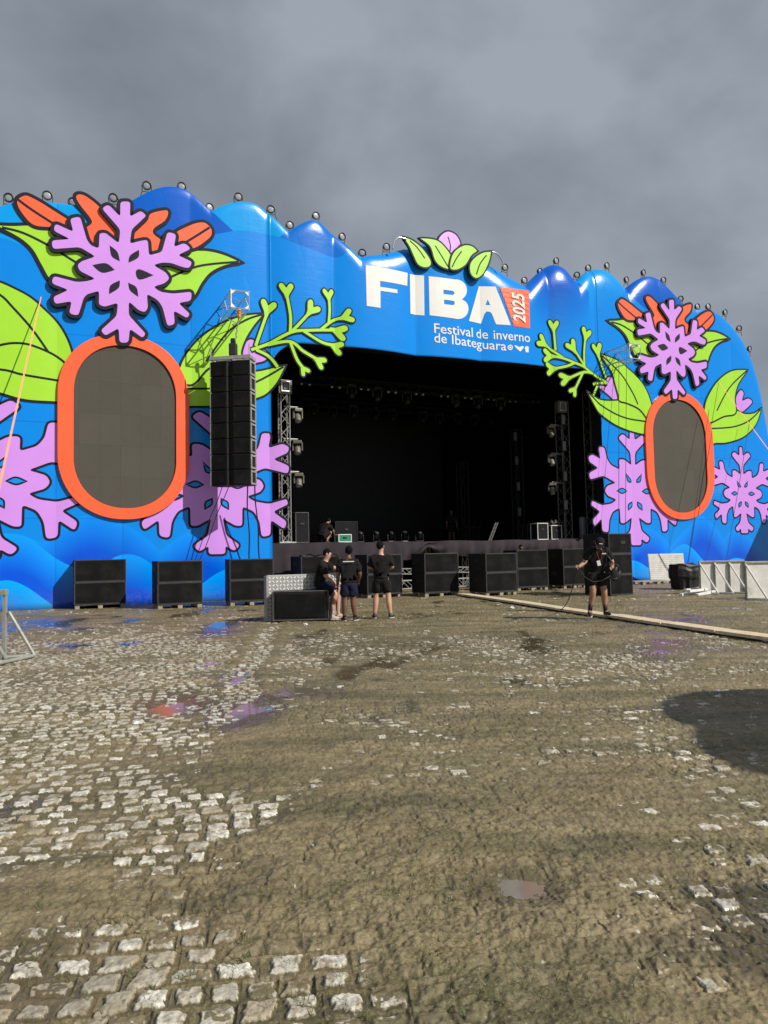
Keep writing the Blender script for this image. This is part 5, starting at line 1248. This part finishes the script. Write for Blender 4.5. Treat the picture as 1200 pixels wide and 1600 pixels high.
    kp = ['pelvis', 'waist', 'lhip', 'lend', 'rhip', 'rend']; T = {'pelvis': V('pelvis'), 'waist': V('pelvis').lerp(V('belly'), .4), 'lhip': V('lhip'), 'rhip': V('rhip')}
    for s in 'lr': T[s + 'end'] = V(s + 'hip').lerp(V(s + 'kn'), pants_to)
    pr = dict(pelvis=(.190, .145), waist=(.180, .135), lhip=.140, rhip=.140, lend=.122, rend=.122)
    sm = skin_mesh([T[k] for k in kp], [(0, 1), (0, 2), (2, 3), (0, 4), (4, 5)], [pr[k] for k in kp]); bm = B(); bm.from_mesh(sm); bpy.data.meshes.remove(sm)
    for v in bm.verts: v.co += v.normal * (.008 * math.sin(v.co.z * 33 + v.co.x * 31))
    obj('shorts', bm, shorts, root, True)
    # hair or cap
    bm = B(); ell(bm, hm + upv * .030 - fd * .030, (.086, .094, .100), Matrix((sdv, fd, upv)).transposed(), 18, 14)
    if cap is None:
        for v in bm.verts:
            r_ = v.co - hm
            v.co += r_.normalized() * random.uniform(-.004, .006)
            if r_.dot(fd) > .055 and r_.dot(upv) < .05: v.co -= fd * (r_.dot(fd) - .05)
        obj('hair', bm, M_hair, root, True)
    else:
        bm.free(); bm = B(); ell(bm, hm + upv * .038 - fd * .006, (.096, .108, .085), Matrix((sdv, fd, upv)).transposed(), 18, 14); c_ = obj('cap', bm, cap, root, True)
        bm = B(); ell(bm, hm + upv * .040 + fd * .115, (.075, .075, .012), Matrix((sdv, fd, upv)).transposed(), 16, 8); obj('visor', bm, cap, c_, True)
        bm = B(); box(bm, hm + upv * .075 + fd * .098, (.07, .012, .022), .003, Matrix((sdv, fd, upv)).transposed()); obj('cap_patch', bm, M_wht, c_)
    if face:
        for s_ in (-1, 1):
            bm = B(); ell(bm, hm + fd * .086 + sdv * s_ * .032 + upv * .012, (.013, .007, .007), Matrix((sdv, fd, upv)).transposed(), 10, 8); obj('eye', bm, M_hair, root, True)
        bm = B(); ell(bm, hm + fd * .092 - upv * .055, (.024, .007, .007), Matrix((sdv, fd, upv)).transposed(), 10, 8); obj('mouth', bm, M_skd, root, True)
    for s in 'lr':
        an = V(s + 'an'); fw = Vector(J.get(s + 'toe', (0, 1, 0))).normalized(); sx = fw.cross(Vector((0, 0, 1))).normalized(); M3 = Matrix((sx, fw, sx.cross(fw))).transposed()
        if sock: bm = B(); tube(bm, an + Vector((0, 0, -.03)), an + (V(s + 'kn') - an).normalized() * (.16), .044, 12, .050); obj('sock', bm, sock, root, True)
        bm = B(); cs = an + fw * .065 + M3 @ Vector((0, 0, -.048)); ell(bm, cs, (.050, .140, .050), M3, 16, 10); ell(bm, an + Vector((0, 0, -.03)), (.046, .058, .05), M3, 12, 8)
        for v in bm.verts:
            q = (v.co - cs).dot(M3 @ Vector((0, 0, 1)))
            if q < -.028: v.co -= (M3 @ Vector((0, 0, 1))) * (q + .028)
        s_ = obj('shoe', bm, shoe, root, True)
        bm = B(); ell(bm, cs + M3 @ Vector((0, 0, -.030)), (.053, .146, .016), M3, 16, 8); obj('sole', bm, M_sole, s_, True)
    return root
AN = .085
def stand(w_=.13, sp=.12, hip=.92):
    return dict(pelvis=(0, 0, hip + .03), belly=(0, .01, hip + .22), chest=(0, 0, hip + .43), neck=(0, .01, hip + .60), headm=(0, .025, hip + .735), lsh=(-.185, 0, hip + .47), rsh=(.185, 0, hip + .47),
                lhip=(-.09, 0, hip - .04), rhip=(.09, 0, hip - .04), lkn=(-w_, .02, .50), rkn=(w_, .02, .50), lan=(-w_ - .02, -.02, AN), ran=(w_ + .02, -.02, AN), lel=(-.25, -.02, hip + .20), rel=(.25, -.02, hip + .20), lwr=(-.27, .06, hip - .05), rwr=(.27, .06, hip - .05))
# man seen from behind, folded arms
p = G(597, 966); J = stand(.14); J.update(lkn=(-.13, .03, .50), rkn=(.16, 0, .50), lan=(-.17, .0, AN), ran=(.20, -.03, AN), lel=(-.27, .06, 1.16), rel=(.27, .06, 1.16), lwr=(.02, .22, 1.20), rwr=(-.02, .24, 1.17), lhd=(1, .1, .2), rhd=(-1, .1, .2), face=(.5, 1, 0), ltoe=(-.25, 1, 0), rtoe=(.35, 1, 0))
person(p, R(-2), J, M_skl, M_shirt, M_shirt, M_shoe, M_sock, 'man seen from behind with folded arms, all in black with grey socks', pants_to=.86)
# man seen from behind, arms hanging, navy shorts
p = G(546, 971); J = stand(.10); k = .94
J = {a: tuple(c * k for c in v) for a, v in J.items()}; J.update(lan=(-.11, -.02, AN), ran=(.13, .03, AN), face=(-.5, 1, 0), ltoe=(-.3, 1, 0), rtoe=(.4, 1, 0), rwr=(.21, .14, .86), rel=(.26, -.01, 1.04))
m2 = person(p, R(4), J, M_skd, M_shirt, M_navy, M_shoe, M_shoe, 'man seen from behind in navy shorts, a white stripe across his black shirt', pants_to=.88)
bm = B(); box(bm, (0, -.158, 1.33), (.25, .006, .022), .002)
for v in bm.verts: v.co.y += .5 * v.co.x ** 2 + .005
obj('shirt_print', bm, M_wht, m2)
# seated man on the road case, facing right
p = G(506, 969); ct = chh + .05
sx0 = 0.0
J = dict(pelvis=(0, -.10, ct + .10), belly=(0, -.10, ct + .30), chest=(0, -.03, ct + .51), neck=(0, .05, ct + .67), headm=(0, .09, ct + .80), lsh=(-.18, 0, ct + .54), rsh=(.18, -.02, ct + .54), lhip=(-.09, -.06, ct + .06), rhip=(.09, -.06, ct + .05),
         lkn=(-.12, .34, ct + .02), rkn=(.10, .27, ct - .12), lan=(-.12, .30, AN + .02), ran=(.12, .14, AN), lel=(-.24, .24, ct + .46), lwr=(-.22, .48, ct + .44), rel=(.25, .06, ct + .28), rwr=(.16, .26, ct + .12), face=(.15, 1, -.05))
person((p.x, p.y + .30, 0.0), R(-90), J, M_skl, M_shirt, M_navy, M_beige, None, 'man seated sideways on the road case, one arm stretched out, beige shoes', pants_to=.88)
# man walking on the plank with a bag, facing the camera
p = gnd(935, 962, .08); J = stand(.10)
J.update(pelvis=(0, -.02, .95), belly=(0, .02, 1.13), chest=(0, .10, 1.33), neck=(0, .20, 1.47), headm=(0, .29, 1.555), lsh=(-.19, .10, 1.37), rsh=(.19, .12, 1.37), lel=(-.30, .12, 1.15), lwr=(-.25, .30, 1.04), rel=(.30, .16, 1.15), rwr=(.48, .34, 1.06), lhip=(-.09, -.02, .89), rhip=(.09, -.02, .89),
         lkn=(-.13, .06, .49), lan=(-.17, -.04, AN), rkn=(.13, .12, .50), ran=(.19, .02, AN + .02), face=(.15, .75, -.62), ltoe=(-.25, 1, 0), rtoe=(.2, 1, -.25), lhd=(.6, .6, -.3), rhd=(.5, .8, .1))
wk = person((p.x, p.y, .085), R(180), J, M_skm, M_shirt, M_shirt, M_shoe, M_shoe, 'man in black cap and shorts walking along the plank, looking down at a cable', cap=M_shirt, pants_to=.74)
bm = B(); path_tube(bm, [(-.07, .12, 1.46), (-.06, .255, 1.36), (-.02, .262, 1.2), (.02, .262, 1.2), (.06, .255, 1.36), (.07, .12, 1.46)], .009, 6); ly = obj('lanyard', bm, mat('maroon_ribbon', (.14, .015, .02), rough=.7), wk)
bm = B(); box(bm, (.03, .268, 1.13), (.075, .006, .11), .003, Matrix.Rotation(R(12), 3, 'Y')); obj('badge', bm, M_wht, ly)
bm = B(); box(bm, (-.09, .262, 1.33), (.09, .005, .022), .002); obj('shirt_print', bm, M_wht, wk)
def W(v): return wk.matrix_world @ Vector(v)
bpy.context.view_layer.update()
bg = empty('shoulder_bag', 'soft black bag with coiled cable held on the walking man\'s hip', 'bag', W((-.30, .22, .92)), R(180))
bm = B(); ell(bm, (0, 0, 0), (.145, .11, .19), u=20, v=14)
for v in bm.verts: v.co += v.co.normalized() * .02 * math.sin(v.co.x * 30 + v.co.z * 24)
obj('pouch', bm, M_tarp, bg, True)
bm = B(); path_tube(bm, [(.10 * math.cos(a) + .02, .08 + .02 * math.sin(a * 3), .04 + .17 * math.sin(a)) for a in np.linspace(0, 12.5, 50)], .012, 6); obj('cable_coil', bm, M_cable, bg)
bm = B(); path_tube(bm, [(.02, .02, .2), (.12, .0, .36), (.28, -.12, .52), (.38, -.2, .56)], .016, 6); obj('bag_strap', bm, M_cable, bg)
hnd = W((.53, .42, 1.06)); ge = gnd(873, 955)
bm = B(); path_tube(bm, [hnd.lerp(ge, u) + Vector((0, 0, -.28 * math.sin(math.pi * u) * (1 - .3 * u))) for u in np.linspace(0, 1, 14)] + [ge + Vector((-.3 * k, .1 * k, .01)) for k in range(1, 5)], .010, 6)
tag(obj('pulled_cable', bm, M_cable, smooth=True), 'thin black cable trailing from the walking man\'s hand to the plank', 'cable')
bm = B(); path_tube(bm, [W((.50, .38, 1.05)), W((.40, .42, .86)), W((.2, .34, .74)), W((.0, .34, .76)), W((-.18, .36, .86))], .009, 6)
tag(obj('looped_cable', bm, M_cable, smooth=True), 'black cable looping between the walking man\'s hands', 'cable')
# crouching technician and two dim figures on and under the stage
J = dict(pelvis=(0, -.10, .32), belly=(0, 0, .50), chest=(0, .14, .66), neck=(0, .26, .77), headm=(0, .35, .86), lsh=(-.17, .16, .68), rsh=(.17, .16, .68), lhip=(-.1, -.08, .28), rhip=(.1, -.08, .28), lkn=(-.18, .30, .48), rkn=(.18, .26, .44), lan=(-.16, .06, AN), ran=(.16, .02, AN), lel=(-.22, .34, .50), lwr=(-.12, .46, .34), rel=(.24, .34, .48), rwr=(.14, .48, .34))
person(deck_at(505, -1.9), ANG + R(-60), J, M_skm, M_shirt, M_shirt, M_shoe, None, 'person crouching on the stage beside the small green case', face=True)
J = stand(.1); person(deck_at(706, -8.0), ANG + R(160), J, M_skd, M_shirt, M_shirt, M_shoe, None, 'dim figure standing deep on the stage before the rear tower')
p = S(814, 860, .0); J = stand(.1); person((p.x, p.y, p.z - 1.55), ANG + R(170), J, M_skd, mat('dark_red_shirt', (.10, .015, .012), rough=.9, var=.2), M_shirt, M_shoe, None, 'person in dark red behind the scratched subwoofer stack, only the head showing')

# ------------------------------------------------------------------ unseen canopies added off-frame to shade the mud and the right wing
def shadow_canopy(p, h, r_, label, tilt=0.0):
    o = empty('shadow_canopy', label, 'shadow_canopy', p); bm = B(); n = 24; c = bm.verts.new((0, 0, h + .45)); ring = [bm.verts.new((r_ * math.cos(6.2832 * k / n), r_ * math.sin(6.2832 * k / n), h)) for k in range(n)]
    val = [bm.verts.new((ring[k].co.x, ring[k].co.y, h - .18)) for k in range(n)]
    for k in range(n): bm.faces.new((c, ring[k], ring[(k + 1) % n])); bm.faces.new((ring[k], val[k], val[(k + 1) % n], ring[(k + 1) % n]))
    cn = obj('canopy', bm, mat('shadow_canopy_fabric', (.5, .08, .05), rough=.8), o); s_ = cn.modifiers.new('t', 'SOLIDIFY'); s_.thickness = .01
    bm = B(); tube(bm, (0, 0, 0), (0, 0, h + .4), .025, 10); obj('pole', bm, M_pipe, o); bm = B(); box(bm, (0, 0, .05), (.5, .5, .1), .02); obj('base', bm, M_galv, o)
for bx_, by_, r_, hh_, lab in ((3.62, 6.55, 1.22, 4.7, 'large red canopy on a pole outside the right edge of the view, added for its shadow, the farther of two'), (3.45, 5.45, 1.22, 4.3, 'large red canopy on a pole outside the right edge of the view, added for its shadow, the nearer of two')):
    q = Vector((bx_, by_, 0)) + TOSUN * ((hh_ + .1) / TOSUN.z); shadow_canopy((q.x, q.y, 0), hh_, r_, lab)
k = 4.2 / TOSUN.z; f_ = S(1212, 880, 0); f_.z = 0; q = f_ + TOSUN * k  # unseen roof added to throw shade on the right wing's foot
tent = empty('unseen_shadow_tent', 'white pyramid canopy outside the right edge of the view, added for its shadow', 'tent', (q.x, q.y, 0), ANG)
bm = B(); hw = 2.6; e_ = [bm.verts.new((a * hw, c * hw, 4.5)) for a, c in ((-1, -1), (1, -1), (1, 1), (-1, 1))]; tp = bm.verts.new((0, 0, 6.2)); lo = [bm.verts.new((v.co.x, v.co.y, 4.1)) for v in e_]
for i in range(4): bm.faces.new((e_[i], e_[(i + 1) % 4], tp)); bm.faces.new((e_[i], lo[i], lo[(i + 1) % 4], e_[(i + 1) % 4]))
rf = obj('roof', bm, M_panel, tent); s_ = rf.modifiers.new('t', 'SOLIDIFY'); s_.thickness = .02
for a, c in ((-1, -1), (1, -1), (1, 1), (-1, 1)): bm = B(); tube(bm, (a * hw, c * hw, 0), (a * hw, c * hw, 4.4), .05, 8); obj('leg', bm, M_galv, tent)

# ------------------------------------------------------------------ sparse grass between the stones
bm = B(); rr = random.Random(3)
for (px, py, sp, n_) in ((700, 1400, 70, 60), (300, 1460, 120, 60), (620, 1390, 40, 40), (330, 1510, 90, 50), (220, 1250, 60, 40), (860, 1560, 90, 50), (1000, 1220, 25, 14), (440, 1330, 80, 40), (80, 1450, 90, 40), (540, 1560, 90, 40), (1120, 1380, 60, 20)):
    for _ in range(n_ // 2):
        g = gnd(px + rr.gauss(0, sp), min(1660, py + rr.gauss(0, sp * .5))); z = gz(g.x, g.y)
        for _ in range(5):
            a = rr.uniform(0, 6.28); l = rr.uniform(.012, .04); b0 = Vector((g.x + rr.gauss(0, .015), g.y + rr.gauss(0, .015), z - .003)); dv = Vector((math.cos(a), math.sin(a), 0)); sdv = Vector((-dv.y, dv.x, 0)) * .0016
            m1 = b0 + dv * l * .35 + Vector((0, 0, l * .6)); t1 = b0 + dv * l + Vector((0, 0, l * .8))
            v = [bm.verts.new(x) for x in (b0 - sdv, b0 + sdv, m1 + sdv * .8, m1 - sdv * .8, t1)]; bm.faces.new((v[0], v[1], v[2], v[3])); bm.faces.new((v[3], v[2], v[4]))
gr = obj('grass', bm, mat('grass_blade', (.085, .105, .030), rough=.7, var=.3, scale=20)); gr['kind'] = 'stuff'; tag(gr, 'sparse short grass sprouting between the muddy stones', 'grass')
